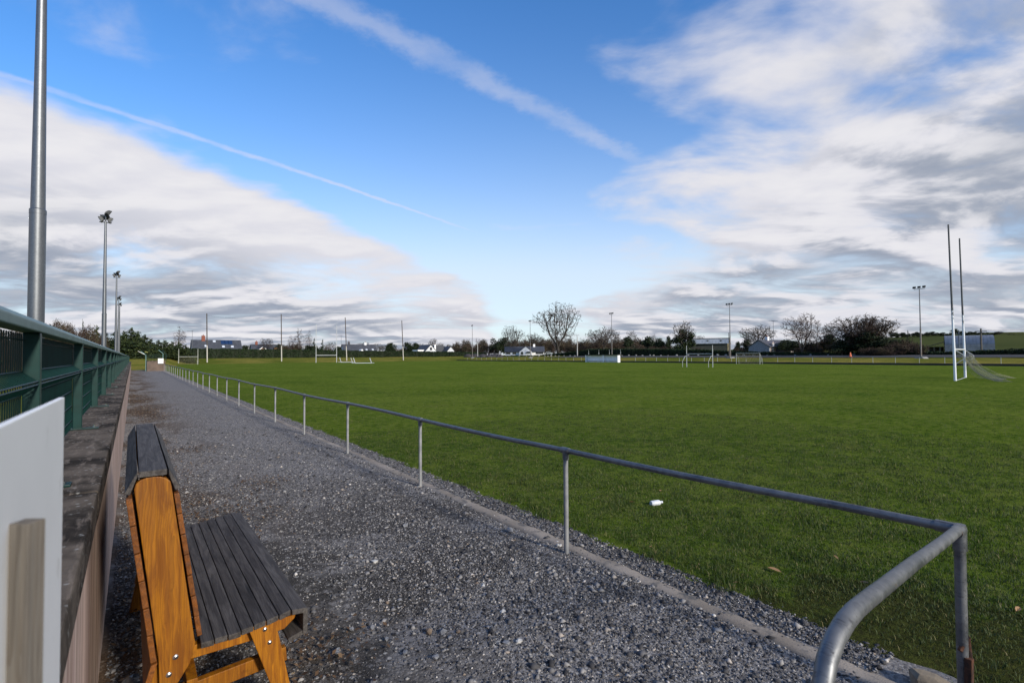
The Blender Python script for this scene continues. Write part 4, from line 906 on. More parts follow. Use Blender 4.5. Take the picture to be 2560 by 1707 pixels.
def colonize(seed, env, M, z0, r0, step=.024, infl=.30, kill=.040, up_=.10, twigs=3, tl=.035, twig=.0022, expo=2.25, stems=1, fork=0.):
    """space colonisation: limbs reach for points filling the crown, radii by the pipe model"""
    g = np.random.default_rng(seed); E = np.array(env, float); Wt = E[:, 3] * E[:, 4] * E[:, 5]; Wt /= Wt.sum(); ix = g.choice(len(E), M, p=Wt)
    d = g.normal(0, 1, (M, 3)); d /= np.linalg.norm(d, axis=1)[:, None]; A_ = E[ix, :3] + d * (g.random(M) ** (1 / 2.6))[:, None] * E[ix, 3:6]
    N_ = [np.zeros(3)]; par = [-1]
    while N_[-1][2] < fork: N_.append(N_[-1] + np.array([g.normal(0, .03), g.normal(0, .03), 1.]) * step); par.append(len(N_) - 2)
    kf_ = len(N_) - 1
    for s_ in range(stems):
        k = kf_; aa = s_ * 2.4 + 1; dr = np.array([math.cos(aa) * .42, math.sin(aa) * .42, 1.]) if stems > 1 else np.array([g.normal(0, .03), g.normal(0, .03), 1.])
        while N_[k][2] < z0:
            dd = dr / np.linalg.norm(dr); dr = dr + g.normal(0, .06, 3) * [1, 1, 0]; N_.append(N_[k] + dd * step); par.append(k); k = len(N_) - 1
    near = np.full(M, -1); nd = np.full(M, 9.)
    def upd(i0):
        P = np.array(N_[i0:]); D_ = np.linalg.norm(A_[:, None] - P[None], axis=2); j_ = D_.argmin(1); dm = D_[np.arange(len(A_)), j_]; b_ = dm < nd; near[b_] = j_[b_] + i0; nd[b_] = dm[b_]
    upd(0); pd = {}
    for it in range(140):
        act = nd < (infl if it > 25 else 1.2)
        if not act.any(): break
        i0 = len(N_); acc = {}
        for a, q in zip(A_[act], near[act]):
            vv = a - N_[q]; acc[q] = acc.get(q, 0) + vv / (np.linalg.norm(vv) + 1e-6)
        for q, s_ in acc.items():
            s_ = s_ / (np.linalg.norm(s_) + 1e-6) + g.normal(0, .16, 3); s_[2] += up_
            if par[q] >= 0: s_ = s_ + .55 * (N_[q] - N_[par[q]]) / step
            N_.append(N_[q] + step * s_ / np.linalg.norm(s_)); par.append(q)
        if len(N_) > 9000: break
        upd(i0); keep = nd > kill
        A_, near, nd = A_[keep], near[keep], nd[keep]
        if not len(A_): break
    N_ = np.array(N_); par = np.array(par); n_ = len(N_); nc = np.bincount(par[1:], minlength=n_); rad = np.zeros(n_)
    for i_ in range(n_ - 1, 0, -1):
        if nc[i_] == 0: rad[i_] = twig ** expo
        rad[par[i_]] += rad[i_]
    rad = rad ** (1 / expo); rad = np.maximum(rad * (r0 / rad[0]) ** (np.log(np.maximum(rad, twig) / twig) / np.log(rad[0] / twig)), twig)
    segs = np.concatenate([N_[par[1:]], N_[1:], np.minimum(rad[par[1:]], rad[1:] * 1.25)[:, None], rad[1:, None]], 1)
    tips = np.where((nc == 0) | ((nc == 1) & (g.random(n_) < .45) & (rad < twig * 2.6)))[0]; tips = tips[tips > 0]; ex = []
    for q in tips:
        b_ = (N_[q] - N_[par[q]]) / step
        for _ in range(twigs):
            dd = b_ + g.normal(0, .55, 3); dd /= np.linalg.norm(dd); L_ = tl * g.uniform(.5, 1.4); m_ = N_[q] + dd * L_ * .5; d2 = dd + g.normal(0, .3, 3); ex.append(np.concatenate([N_[q], m_, [twig, twig * .8]])); ex.append(np.concatenate([m_, m_ + d2 * L_ * .5, [twig * .8, twig * .5]]))
    big_ = segs[:, 7] > r0 * .42
    cr_ = np.vstack([segs[~big_], np.array(ex)]); tr = segs[big_]; mx = cr_[:, 5].max(); return tr / mx, cr_ / mx
def proto_bare(key, seeds, mats, **kw):
    L = []
    for s_ in seeds:
        tr, cr_ = colonize(s_, **kw)
        L.append((fast_mesh('trunk', *tube_segs(tr, 7)), fast_mesh('crown', *tube_segs(cr_, 3)), None)); L[-1][0].materials.append(mats[0]); L[-1][1].materials.append(mats[1])
    PROTO[key] = L
def dome(cz, rx, rzz, n, seed, lobe=.45):
    g = np.random.default_rng(seed); L = [(0, 0, cz, rx * .72, rx * .72, rzz * .72)]
    for k in range(n):
        a = k * 2.4 + g.uniform(-.3, .3); e = g.uniform(-.35, 1.1); L.append((math.cos(a) * math.cos(e) * rx * .62, math.sin(a) * math.cos(e) * rx * .62, cz + math.sin(e) * rzz * .62, rx * lobe, rx * lobe, rzz * lobe * .9))
    return L
proto_bare('vase', (3,), (BARK, TWIG), env=dome(.58, .40, .40, 10, 1) + [(.25, 0, .36, .16, .16, .12), (-.25, .05, .36, .16, .16, .12), (0, .2, .36, .14, .14, .12)], M=1700, z0=.36, fork=.13, stems=5, r0=.024, up_=.20, twig=.0017, tl=.030, kill=.031, step=.020)
proto_bare('round', (5, 6), (BARK, TWIG), env=dome(.62, .36, .36, 6, 2), M=620, z0=.40, fork=.20, stems=3, r0=.021, twig=.0028, tl=.050)
proto_bare('oak', (8,), (BARK, TWIG), env=dome(.58, .56, .38, 10, 3) + [(.35, 0, .36, .2, .2, .14), (-.35, .05, .36, .2, .2, .14)], M=1000, z0=.34, fork=.18, stems=4, r0=.027, up_=.05, twig=.0030, tl=.05)
proto_bare('birch', (12, 13), (BARKL, TWIGR), env=[(0, 0, .42, .17, .17, .24), (0, 0, .62, .15, .15, .24), (0, 0, .86, .07, .07, .13)], M=460, z0=.80, r0=.012, up_=.22, twig=.0024, tl=.05, infl=.22)
proto_bare('multi', (21,), (BARKL, TWIGR), env=[(-.24, .05, .60, .20, .2, .27), (.05, .1, .68, .22, .22, .30), (.28, -.08, .60, .18, .18, .28), (0, -.2, .6, .2, .2, .28), (.2, .1, .4, .2, .2, .15), (-.2, .1, .4, .2, .2, .15)], M=1400, z0=.55, fork=.06, r0=.015, up_=.12, twig=.0023, tl=.036, stems=6, kill=.034)
def proto_scrub(key, seeds, mat, N, leafmat=None, size=.03, kw=None):
    L = []
    for s_ in seeds:
        g = np.random.default_rng(s_); k = kw or dict(trunk_h=.12, r0=.022, kids=[11, 6, 6, 4], ang=[42, 38, 42, 45], ratio=[5.2, .5, .5, .5], upb=[0, .05, .06, .04], wob=.13, splitlow=.15, twig=.0035)
        tr, cr_ = grow(s_, **k)
        bl = [(g.normal(0, .26), g.normal(0, .26), g.uniform(.22, .72 if key == 'scrub' else .78), g.uniform(.16, .28), g.uniform(.16, .28), g.uniform(.16, .26)) for _ in range(14)]
        lc = fast_mesh('twig_mass', *leaf_cloud(s_, N, bl, size)); lc.materials.append(leafmat or mat)
        a, b = fast_mesh('trunk', *tube_segs(tr, 6)), fast_mesh('crown', *tube_segs(cr_, 3)); a.materials.append(BARK); b.materials.append(mat); L.append((a, b, lc))
    PROTO[key] = L
proto_scrub('scrub', (31, 32, 33), TWIGR, 3200, SCRUB, .030)
proto_scrub('thicket', (41,), TWIGR, 5200, SCRUB, .020, dict(trunk_h=.10, r0=.02, kids=[16, 8, 6, 4], ang=[40, 34, 40, 45], ratio=[7., .42, .45, .5], upb=[0, .06, .06, .05], wob=.10, splitlow=.1, twig=.0028))
def proto_ever(key, seeds, N, mat, size, conical=False):
    L = []
    for s_ in seeds:
        g = np.random.default_rng(s_); bl = []
        if conical:
            for k in range(46):
                t = k / 46; z = .06 + .90 * t; rr = (.40 * (1 - t) ** .85 + .015) * g.uniform(.55, 1.12); a = g.uniform(0, 6.28)
                bl.append((math.cos(a) * rr * .55, math.sin(a) * rr * .55, z - rr * .10, rr * .62 + .01, rr * .62 + .01, .035 + .05 * (1 - t)))
            bl += [(g.normal(0, .006), g.normal(0, .006), .97, .010, .010, .035)]
        else:
            for k in range(17):
                a = g.uniform(0, 6.28); rr = g.uniform(0, .34); bl.append((math.cos(a) * rr, math.sin(a) * rr, g.uniform(.25, .80), g.uniform(.12, .24), g.uniform(.12, .24), g.uniform(.10, .20)))
        lc = fast_mesh('crown', *leaf_cloud(s_, N, bl, size, .5 if conical else 0)); lc.materials.append(mat)
        tk = fast_mesh('trunk', *tube_segs([[0, 0, -.03, 0, 0, .45, .022, .015], [0, 0, .45, 0, 0, .92, .015, .004]], 6)); tk.materials.append(BARK); L.append((tk, lc, None))
    PROTO[key] = L
proto_ever('ever', (51, 52), 4200, EVER, .030)
proto_ever('conifer', (61, 62), 5200, CONIF, .026, True)
proto_ever('spruce', (65,), 1900, EVER, .024, True)
PROTO['ivy'] = []
tr, cr_ = colonize(71, env=dome(.62, .34, .36, 8, 5), M=650, z0=.38, fork=.18, stems=3, r0=.030, twig=.0030, tl=.045)
bl = [(x, y, z, .11, .11, .10) for x, y, z in ((0, 0, .1), (.05, .05, .2), (-.06, .03, .3), (.03, -.08, .38), (-.14, 0, .45), (.12, .05, .48), (.0, .0, .55), (-.18, .05, .56), (.02, 0, .66), (.2, -.02, .42), (-.10, -.05, .20), (.14, .0, .22), (-.2, 0, .34))]
lc = fast_mesh('ivy', *leaf_cloud(71, 4500, bl, .024)); lc.materials.append(IVY); a = fast_mesh('trunk', *tube_segs(tr, 7)); b = fast_mesh('crown', *tube_segs(cr_, 3)); a.materials.append(BARK); b.materials.append(TWIG)
PROTO['ivy'].append((a, b, lc))
CW = {}                                                # measured half widths of the prototypes
for k, L in PROTO.items():
    for i, ms in enumerate(L):
        co = np.empty(len(ms[1].vertices) * 3, np.float32); ms[1].vertices.foreach_get('co', co); co = co.reshape(-1, 3); CW[k, i] = (float(np.percentile(np.abs(co[:, :2]), 98)), float(co[:, 2].max()))
TNAME = dict(vase='bare_tree', round='bare_tree', oak='bare_oak', birch='bare_birch', multi='bare_birch', scrub='bare_bush', thicket='bare_thicket', ever='evergreen_tree', conifer='conifer_tree', spruce='spruce_tree', ivy='ivy_tree')
TCAT = dict(scrub='bush', thicket='bush')
tc = [0]
def tree(kind, p, h, hw, label, group=None, var=None):
    L = PROTO[kind]; i = tc[0] % len(L) if var is None else var; tc[0] += 1; ms = L[i]
    sx = hw / CW[kind, i][0]; szz = h / CW[kind, i][1]
    t = thing(TNAME[kind], label, TCAT.get(kind, 'tree'), (p[0], p[1], float(hz(p[0], p[1])) - .05), random.uniform(0, 6.28), group); t.scale = (sx, sx, szz)
    link('trunk', ms[0], None, t); link('crown', ms[1], None, t)
    if ms[2] is not None: link('ivy' if kind == 'ivy' else 'twig_mass', ms[2], None, t)
    return t
def tY(kind, px, ty, hwpx, Y, label, group=None):
    q = atY(px, ty, Y); dep_ = float((q - CAMP) @ fw); return tree(kind, q, max(q[2] - float(hz(q[0], q[1])), .6), hwpx * dep_ / FPX, label, group)
def tX(kind, px, ty, hwpx, X, label, group=None):
    q = atX(px, ty, X); dep_ = float((q - CAMP) @ fw); return tree(kind, q, max(q[2] - float(hz(q[0], q[1])), .6), hwpx * dep_ / FPX, label, group)
# left, behind the fence
for px, ty, hw, Y in ((-25, 812, 34, 70), (8, 812, 34, 70), (40, 812, 34, 71), (75, 812, 34, 72), (112, 806, 30, 72), (132, 800, 30, 74), (162, 795, 34, 78), (186, 800, 30, 79), (206, 806, 28, 80), (226, 818, 24, 84), (246, 832, 20, 100)):
    tY('thicket', px, ty, hw, Y, 'brown leafless thicket rising behind the green fence', 'thickets behind the fence')
tY('spruce', 207, 796, 11, 96, 'thin spiky spruce poking out of the thicket behind the fence')
tY('conifer', 242, 811, 20, 128, 'dark conifer with a feathery top next to the second mast')
for px, ty, hw, Y in ((266, 826, 26, 140), (292, 823, 26, 146), (312, 822, 26, 148), (330, 817, 24, 146), (346, 822, 22, 150), (362, 834, 20, 148), (378, 842, 20, 150), (396, 848, 20, 160), (412, 846, 20, 162), (430, 852, 20, 164), (448, 850, 18, 166), (464, 860, 16, 164), (300, 842, 30, 138), (345, 848, 30, 139), (395, 862, 24, 160), (436, 866, 20, 166), (250, 846, 24, 132)):
    tY('conifer', px, ty, hw * 1.45, Y, 'dark green conifer in the dense screen beyond the path end', 'conifers beyond the path end')
tY('birch', 450, 811, 15, 176, 'thin leafless birch standing above the conifer screen beside a house')
# behind the far hedge
tY('birch', 748, 820, 13, 205, 'taller of two leafless birches behind the hedge near the far goal'); tY('birch', 772, 823, 10, 206, 'slimmer leafless birch behind the hedge next to the far goal')
tY('birch', 727, 838, 9, 208, 'small leafless birch next to the two birches behind the hedge'); tY('spruce', 786, 843, 12, 200, 'dark spruce behind the crossbar of the far goal'); tY('spruce', 807, 846, 11, 198, 'pointed spruce between the far goal and the white gabled house')
tY('round', 668, 842, 17, 230, 'round leafless tree above the low roofed house behind the hedge'); tY('round', 827, 853, 13, 214, 'leafless tree between spruce and aerial behind the hedge'); tY('round', 531, 848, 7, 250, 'small leafless tree behind the ridge of the solar panelled house')
for px, ty, hw, Y, k in ((612, 862, 14, 235, 'ever'), (628, 858, 12, 240, 'round'), (698, 858, 10, 225, 'ever'), (710, 858, 14, 208, 'scrub'), (728, 855, 14, 206, 'scrub'), (742, 852, 14, 207, 'scrub'), (770, 862, 16, 204, 'ever'), (790, 862, 14, 203, 'ever'), (820, 864, 14, 204, 'scrub'), (845, 864, 12, 206, 'ever'), (946, 857, 14, 250, 'round'), (960, 860, 12, 252, 'round'), (977, 855, 14, 246, 'ever'), (992, 868, 14, 248, 'scrub'), (1012, 868, 14, 260, 'scrub'), (1023, 853, 15, 250, 'ever'), (1040, 856, 12, 250, 'ever'), (1051, 857, 10, 256, 'round'), (930, 866, 12, 250, 'scrub'), (1070, 858, 12, 262, 'scrub'), (898, 856, 11, 262, 'round'), (912, 853, 12, 262, 'round')):
    tY(k, px, ty, hw, Y, {'ever': 'rounded dark evergreen among the houses behind the far hedge', 'round': 'small leafless tree among the houses behind the far hedge', 'scrub': 'brownish leafless bush among the houses behind the far hedge'}[k], {'ever': 'evergreens behind the far hedge', 'round': 'small bare trees behind the far hedge', 'scrub': 'bushes behind the far hedge'}[k])
tY('round', 1082, 845, 12, 268, 'leafless tree rising behind the grey gabled house'); tY('oak', 1101, 854, 11, 268, 'spreading leafless tree beside the grey gabled house')
for px, ty, hw, X in ((1128, 858, 16, 128), (1142, 849, 14, 132), (1152, 858, 18, 126), (1166, 845, 15, 134), (1176, 856, 18, 128), (1190, 858, 16, 130), (1205, 843, 15, 136), (1220, 856, 16, 130), (1236, 848, 16, 140)):
    tX('scrub', px, ty, hw, X, 'rusty brown leafless bush behind the soil heaps', 'brown bushes behind the soil heaps')
tX('ever', 1252, 840, 20, 132, 'dense dark ivy clad tree next to the white bungalow')
tX('vase', 1281, 811, 28, 124, 'fan shaped leafless tree beside the white bungalow'); tX('round', 1337, 829, 20, 134, 'leafless tree just behind the white bungalow chimney')
tX('vase', 1394, 754, 56, 122, 'the tallest bare tree, broad and many limbed, on the skyline'); tX('oak', 1508, 813, 40, 126, 'spreading bare tree with dark trunk behind the white dugout')
for i, px in enumerate(range(1268, 1600, 15)):
    tX('scrub', px, [848, 842, 846, 840, 838, 843, 837, 841, 838, 844, 840, 846][i % 12], 16, 142 + (i * 7) % 18, 'purplish brown leafless bush behind the bungalow and tallest tree', 'bushes behind the tallest tree')
for px, ty, hw, X in ((1490, 852, 18, 124), (1540, 852, 16, 130), (1430, 858, 16, 126), (1455, 860, 18, 125), (1554, 856, 14, 132), (1600, 858, 16, 134), (1632, 862, 18, 128), (1660, 862, 18, 128), (1690, 862, 16, 128), (1480, 866, 14, 122), (1530, 866, 16, 123), (1580, 864, 16, 126), (1745, 866, 14, 126)):
    tX('scrub', px, ty, hw, X, 'low brown leafless bush behind the dark roadside hedge', 'low bushes behind the roadside hedge')
tX('ever', 1569, 839, 15, 134, 'round dark bush under a slim bare tree near the dugout'); tX('round', 1580, 822, 12, 140, 'slim leafless tree growing above a round dark bush')
for px, ty, hw in ((1620, 839, 15), (1642, 842, 14), (1671, 838, 9), (1655, 850, 14), (1605, 850, 10)):
    tX('ever', px, ty, hw, 140, 'rounded dark evergreen next to the ivy covered tree', 'evergreens next to the ivy tree')
tX('round', 1634, 832, 9, 150, 'thin leafless tree sticking up behind the rounded evergreens')
tX('ivy', 1708, 800, 27, 124, 'leafless tree with trunk and limbs wrapped in ivy beside the shed'); tX('round', 1747, 834, 12, 138, 'small leafless tree behind the shed roof end')
tX('ever', 1868, 846, 15, 150, 'dark evergreen next to the stone house gable'); tX('scrub', 1855, 868, 14, 132, 'russet bush beside the stone house gable'); tX('ever', 1845, 852, 8, 170, 'small dark tree between shed and stone house'); tX('scrub', 1842, 864, 8, 140, 'small brown bush between shed and stone house')
tX('oak', 1893, 808, 42, 140, 'spreading leafless oak behind the stone house roof')
tX('multi', 2003, 779, 46, 120, 'tall many stemmed leafless birch beside the stone house'); tX('birch', 2046, 800, 13, 122, 'leafless birch beside the many stemmed birch')
for px, ty, hw, X in ((1962, 846, 22, 132), (1985, 850, 20, 126), (2020, 848, 22, 128), (2055, 842, 20, 128), (2075, 832, 22, 126), (2040, 862, 18, 122), (1995, 866, 18, 122), (2090, 846, 22, 122)):
    tX('ever' if px in (1962, 1985, 2075) else 'scrub', px, ty, hw, X, 'dark evergreen mass under the birches' if px in (1962, 1985, 2075) else 'brown leafless bush under the birches', 'evergreens under the birches' if px in (1962, 1985, 2075) else 'bushes under the birches')
tX('round', 2070, 808, 16, 128, 'leafless tree between the birches and the big dense bush')
tX('oak', 2148, 779, 70, 118, 'big rounded leafless tree with dense dark heart near the barn side mast'); tX('thicket', 2158, 786, 52, 119, 'dense russet thicket filling the big rounded tree')
for px, ty, hw, X in ((2125, 830, 30, 117), (2170, 826, 32, 117), (2205, 838, 28, 117), (2225, 845, 22, 118), (2105, 852, 24, 116)):
    tX('ever', px, ty, hw, X, 'dark ivy thick evergreen below the big rounded tree', 'evergreens below the big rounded tree')
for px, ty, hw, X in ((2240, 848, 18, 116), (2262, 842, 16, 120), (2284, 850, 18, 118), (2300, 856, 14, 117), (2255, 858, 20, 116), (2215, 862, 20, 114), (2180, 864, 22, 114)):
    tX('scrub', px, ty, hw, X, 'reddish brown leafless bush next to the curved barn', 'bushes next to the curved barn')
tX('spruce', 2269, 822, 10, 124, 'ragged dark spruce beside the barn side mast')
# hill top hedgerow
for i, px in enumerate(list(range(2232, 2400, 12)) + list(range(2404, 2500, 13))):
    tX('ever', px, 828 + (i * 5) % 8 - (8 if 2385 < px < 2415 else 0), 9, 330 + (i * 3) % 14, 'dark tree in the hedgerow along the hilltop', 'hilltop hedgerow trees')
for px, ty, hw in ((2498, 827, 8), (2521, 832, 9), (2535, 835, 8), (2552, 840, 7)): tX('round', px, ty, hw, 330, 'lone round leafless tree on the hill shoulder', 'trees on the hill shoulder')

# ================================================================== HEDGES
def hedge(label, line, thick, N, name='clipped_hedge', leaf=.13, group=None):
    """line: list of (x, y, z_top); base follows the land"""
    L = np.array(line, float); c = L[:, :2].mean(0); o = thing(name, label, 'hedge', (c[0], c[1], float(hz(c[0], c[1]))), 0, group)
    core = MB(); leaves = []
    zb = float(o.location.z)
    seg = np.hypot(*np.diff(L[:, :2], axis=0).T)
    for i in range(len(L) - 1):
        a, b = L[i], L[i + 1]; d = (b - a)[:2] / seg[i]; nn = np.array([-d[1], d[0]]); k = int(N * seg[i] / seg.sum()); t = rng.random(k); face = rng.random(k)
        base = hz(a[0] + (b[0] - a[0]) * t, a[1] + (b[1] - a[1]) * t) - .1; top = a[2] + (b[2] - a[2]) * t
        bulge = .10 * np.sin(t * seg[i] * 1.7) + .07 * np.sin(t * seg[i] * 4.3 + 1)
        side = np.where(face < .36, -1., np.where(face < .62, 1., rng.uniform(-1, 1, k))); z = np.where(face < .62, base + (top - base) * rng.random(k), top + bulge * .6)
        off = side * (thick / 2 + bulge * (face < .62)) + rng.normal(0, .05, k)
        leaves.append(np.stack([a[0] + (b[0] - a[0]) * t + nn[0] * off, a[1] + (b[1] - a[1]) * t + nn[1] * off, z + rng.normal(0, .05, k)], -1))
        h_ = thick / 2 - .12; vs = []
        for p, zt_ in ((a, a[2]), (b, b[2])):
            for s_ in (-1, 1):
                for z_ in (float(hz(p[0], p[1])) - .2, zt_ - .12): vs.append((p[0] + nn[0] * h_ * s_ - c[0], p[1] + nn[1] * h_ * s_ - c[1], z_ - zb))
        core.add(vs, [(0, 1, 3, 2), (4, 6, 7, 5), (0, 4, 5, 1), (2, 3, 7, 6), (1, 5, 7, 3), (0, 2, 6, 4)])
    part('shaded_core', core, HCORE, o)
    P = np.vstack(leaves) - [c[0], c[1], zb]; k = len(P); a = rng.normal(0, 1, (k, 3)); a /= np.linalg.norm(a, axis=1)[:, None]; b = np.cross(a, rng.normal(0, 1, (k, 3))); b /= np.linalg.norm(b, axis=1)[:, None]
    s = leaf * rng.uniform(.6, 1.4, k)[:, None]; V = np.stack([P - a * s, P + b * s * .6, P + a * s, P - b * s * .6], 1).reshape(-1, 3)
    link('foliage', fast_mesh('foliage', V, np.arange(k * 4).reshape(k, 4)), HEDGE, o); return o
def hl(pts, X=None, Y=None): return [tuple(atY(px, py, Y) if Y else atX(px, py, X)) for px, py in pts]
hedge('long clipped dark hedge across the far end of the pitch', hl([(440, 872), (560, 873), (700, 875), (860, 877), (1000, 878.5), (1120, 880)], Y=182), 1.6, 26000, leaf=.17)
hedge('clipped hedge running from the far end towards the soil heaps', hl([(1122, 880), (1180, 881), (1215, 882)], Y=184), 1.6, 5000, leaf=.17)
hedge('dark roadside hedge rising behind the boulders and the tallest tree', hl([(1340, 889), (1400, 884), (1450, 878), (1468, 875.5)], X=119), 1.5, 6000, leaf=.15)
hedge('tall clipped roadside hedge behind the dugout and middle goal', hl([(1470, 873.5), (1560, 873), (1680, 873.5), (1760, 875), (1830, 878)], X=118.5), 1.5, 15000, leaf=.14)
hedge('low dark roadside hedge running towards the curved barn', hl([(1832, 878.5), (1920, 881), (2050, 882.5), (2200, 882), (2320, 881), (2440, 878), (2560, 873), (2640, 870)], X=117.5), 1.4, 16000, leaf=.12)
hedge('dark clipped hedge in front of the white bungalow', hl([(1262, 889.5), (1300, 888.5), (1338, 889)], X=118), 1.0, 1800, leaf=.12)
hedge('dark hedge seen through the mesh fence', [(-26, -5, 2.6), (-25, 40, 2.6), (-22, 100, 3.0)], 1.8, 9000, leaf=.16)

# ================================================================== BUILDINGS
def house(name, label, x0, x1, y0, y1, zb, ze, zr, wall_m, roof_m, axis='x', cat='house', over=.3, half=None):
    """gabled block: ridge along x or y; returns the thing and roof part; coordinates local to its base centre"""
    cx, cy = (x0 + x1) / 2, (y0 + y1) / 2; t = thing(name, label, cat, (cx, cy, zb)); a, b = (x1 - x0) / 2, (y1 - y0) / 2; he, hr = ze - zb, zr - zb
    wl = MB()
    if axis == 'x': wl.prism([(-b, -.6), (b, -.6), (b, he), (0, hr - .12), (-b, he)], 'x', -a, a)
    else: wl.prism([(-a, -.6), (a, -.6), (a, he), (0, hr - .12), (-a, he)], 'y', -b, b)
    part('wall', wl, wall_m, t)
    rf = None
    for s_ in (-1, 1):
        w_ = b if axis == 'x' else a; L_ = (a if axis == 'x' else b) + over; sl_ = (hr - he) / w_
        poly = [(0 + s_ * .001, hr), (s_ * (w_ + over), he - sl_ * over), (s_ * (w_ + over), he - sl_ * over + .12), (0 + s_ * .001, hr + .12)]
        r_ = part('roof', MB().prism(poly, 'x' if axis == 'x' else 'y', -L_, L_), roof_m, t)
        if rf is None: rf = r_
    return t, rf
def chimney(par, x, y, z0, z1, m, w_=.5):
    c = part('chimney', MB().box(x - w_, x + w_, y - .35, y + .35, z0, z1), m, par); part('chimney_pot', MB().lathe([(.13, z1), (.15, z1 + .35), (.11, z1 + .38)], 8, Matrix.Translation((x, y, 0))), BRICK, c)
def gz(x, y): return float(hz(x, y))
# 1 solar house
Yh = 212; l, r_ = atY(488, 850, Yh), atY(592, 850, Yh); zr = l[2]; zb = gz(l[0], Yh)
t, rf = house('slate_house', 'long grey slate roofed house with red chimney, skylights and solar panels', l[0] - 1, r_[0] + 1, Yh - 4.5, Yh + 4.5, zb, zr - 3.9, zr, PLAST, SLATE)
def on_roof(x, drop, w_, h_, m, name, zr_, zb_, run=4.5, rise=3.9, lift=.05):
    sl_ = rise / run; mb = MB(); y1_ = -drop / sl_; y0_ = y1_ - h_ / math.hypot(1, sl_)
    z = lambda yy: zr_ - zb_ + .125 + yy * sl_ + lift
    mb.add([(x - w_, y0_, z(y0_)), (x + w_, y0_, z(y0_)), (x + w_, y1_, z(y1_)), (x - w_, y1_, z(y1_)), (x - w_, y0_, z(y0_) - .1), (x + w_, y0_, z(y0_) - .1), (x + w_, y1_, z(y1_) - .1), (x - w_, y1_, z(y1_) - .1)], [(0, 1, 2, 3), (4, 7, 6, 5), (0, 4, 5, 1), (1, 5, 6, 2), (2, 6, 7, 3), (3, 7, 4, 0)]); return mb
cxh = (l[0] + r_[0]) / 2
def lx(px): return atY(px, 860, Yh)[0] - cxh
chimney(t, lx(508), -.2, zr - zb - .8, zr - zb + 1.6, BRICK, .55)
for k in range(3): part('solar_panel', on_roof(lx(556.5 + k * 9), .25, .68, 2.0, SOLAR, '', zr, zb), SOLAR, t)
SKYL = plain('skylight_pane', (.62, .66, .72), .12)
for px, dr in ((535, .2), (556, 2.1), (578, 2.1), (513, 1.9)): part('skylight', on_roof(lx(px), dr, .42, .9, SKYL, '', zr, zb), SKYL, t)
# 2 hip house with gablet
Yh = 236; l, r_ = atY(628, 861, Yh), atY(697, 861, Yh); zr = l[2]; zb = gz(l[0], Yh)
t, rf = house('grey_house', 'low grey roofed house with white trimmed gablet behind the hedge', l[0], r_[0], Yh - 5, Yh + 5, zb, zr - 3.6, zr, PLAST, SLATE); cxh = (l[0] + r_[0]) / 2
gl = atY(657, 870, Yh - 5.5)[0] - cxh; zt_ = atY(657, 867, Yh)[2] - zb
part('gablet', MB().prism([(gl - 2.1, zt_ - 1.9), (gl + 2.1, zt_ - 1.9), (gl, zt_ - .2)], 'y', -5.8, -2), plain('brown_brick', (.16, .10, .075), .85), t)
part('bargeboard', MB().prism([(gl - 2.4, zt_ - 1.9), (gl, zt_ + .1), (gl + 2.4, zt_ - 1.9), (gl + 2.0, zt_ - 1.9), (gl, zt_ - .3), (gl - 2.0, zt_ - 1.9)], 'y', -6.0, -5.81), WHITE, t)
chimney(t, atY(641, 860, Yh)[0] - cxh, 0, zr - zb - .6, zr - zb + 1.2, BRICK, .45); part('dormer', MB().box(atY(686, 868, Yh)[0] - cxh - .9, atY(686, 868, Yh)[0] - cxh + .9, -4.8, -2.5, zr - zb - 3.0, zr - zb - 1.3), plain('orange_brick', (.40, .19, .09), .85), t)
# 3 slate house beside the far goal
Yh = 214; l, r_ = atY(856, 861, Yh), atY(930, 861, Yh); zr = l[2]; zb = gz(l[0], Yh)
t, rf = house('slate_house', 'dark slate roofed house with pale gable beside the far goal', l[0], r_[0] + .6, Yh - 4.5, Yh + 4.5, zb, zr - 3.7, zr, PLAST, SLATE); cxh = (l[0] + r_[0] + .6) / 2
chimney(t, atY(872, 860, Yh)[0] - cxh, 0, zr - zb - .6, zr - zb + 1.1, SLATE, .4); chimney(t, atY(913, 860, Yh)[0] - cxh, 0, zr - zb - .6, zr - zb + .9, WHITE, .45)
gl = atY(904, 876, Yh - 5)[0] - cxh; zt_ = atY(904, 873, Yh)[2] - zb
part('porch_gable', MB().prism([(gl - 1.5, zt_ - 1.6), (gl, zt_), (gl + 1.5, zt_ - 1.6)], 'y', -5.6, -3), WHITE, t)
for px in (910.5, 926): part('skylight', on_roof(atY(px, 870, Yh)[0] - cxh, 2.0, .4, .8, SKYL, '', zr, zb, 4.5, 3.7), SKYL, t)
# 4 twin gable house
Yh = 224; gA, gB = atY(1067, 862, Yh), atY(1117, 868, Yh); zb = gz(gA[0], Yh); zr = gA[2]
t, rf = house('gabled_house', 'pale blue grey house with two steep slate gables and a white chimney', atY(1052, 870, Yh)[0], atY(1083, 870, Yh)[0], Yh - 4, Yh + 6, zb, zr - 3.4, zr, PLAST, SLATE, 'y')
cxh = t.location.x; cyh = t.location.y
part('window', MB().box(-.55, .55, -5.06, -4.9, zr - zb - 2.6, zr - zb - 1.3), GLASS, t)
xw = atY(1117, 870, Yh)[0] - cxh
part('wing_wall', MB().prism([(xw - 2.1, -.5), (xw + 2.1, -.5), (xw + 2.1, zr - zb - 3.2), (xw, zr - zb - 1.0), (xw - 2.1, zr - zb - 3.2)], 'y', -5, 3), PLAST, t)
for s_ in (-1, 1): part('wing_roof', MB().prism([(xw + s_ * .001, zr - zb - .9), (xw + s_ * 2.5, zr - zb - 3.5), (xw + s_ * 2.5, zr - zb - 3.38), (xw + s_ * .001, zr - zb - .75)], 'y', -5.3, 3.2), SLATE, t)
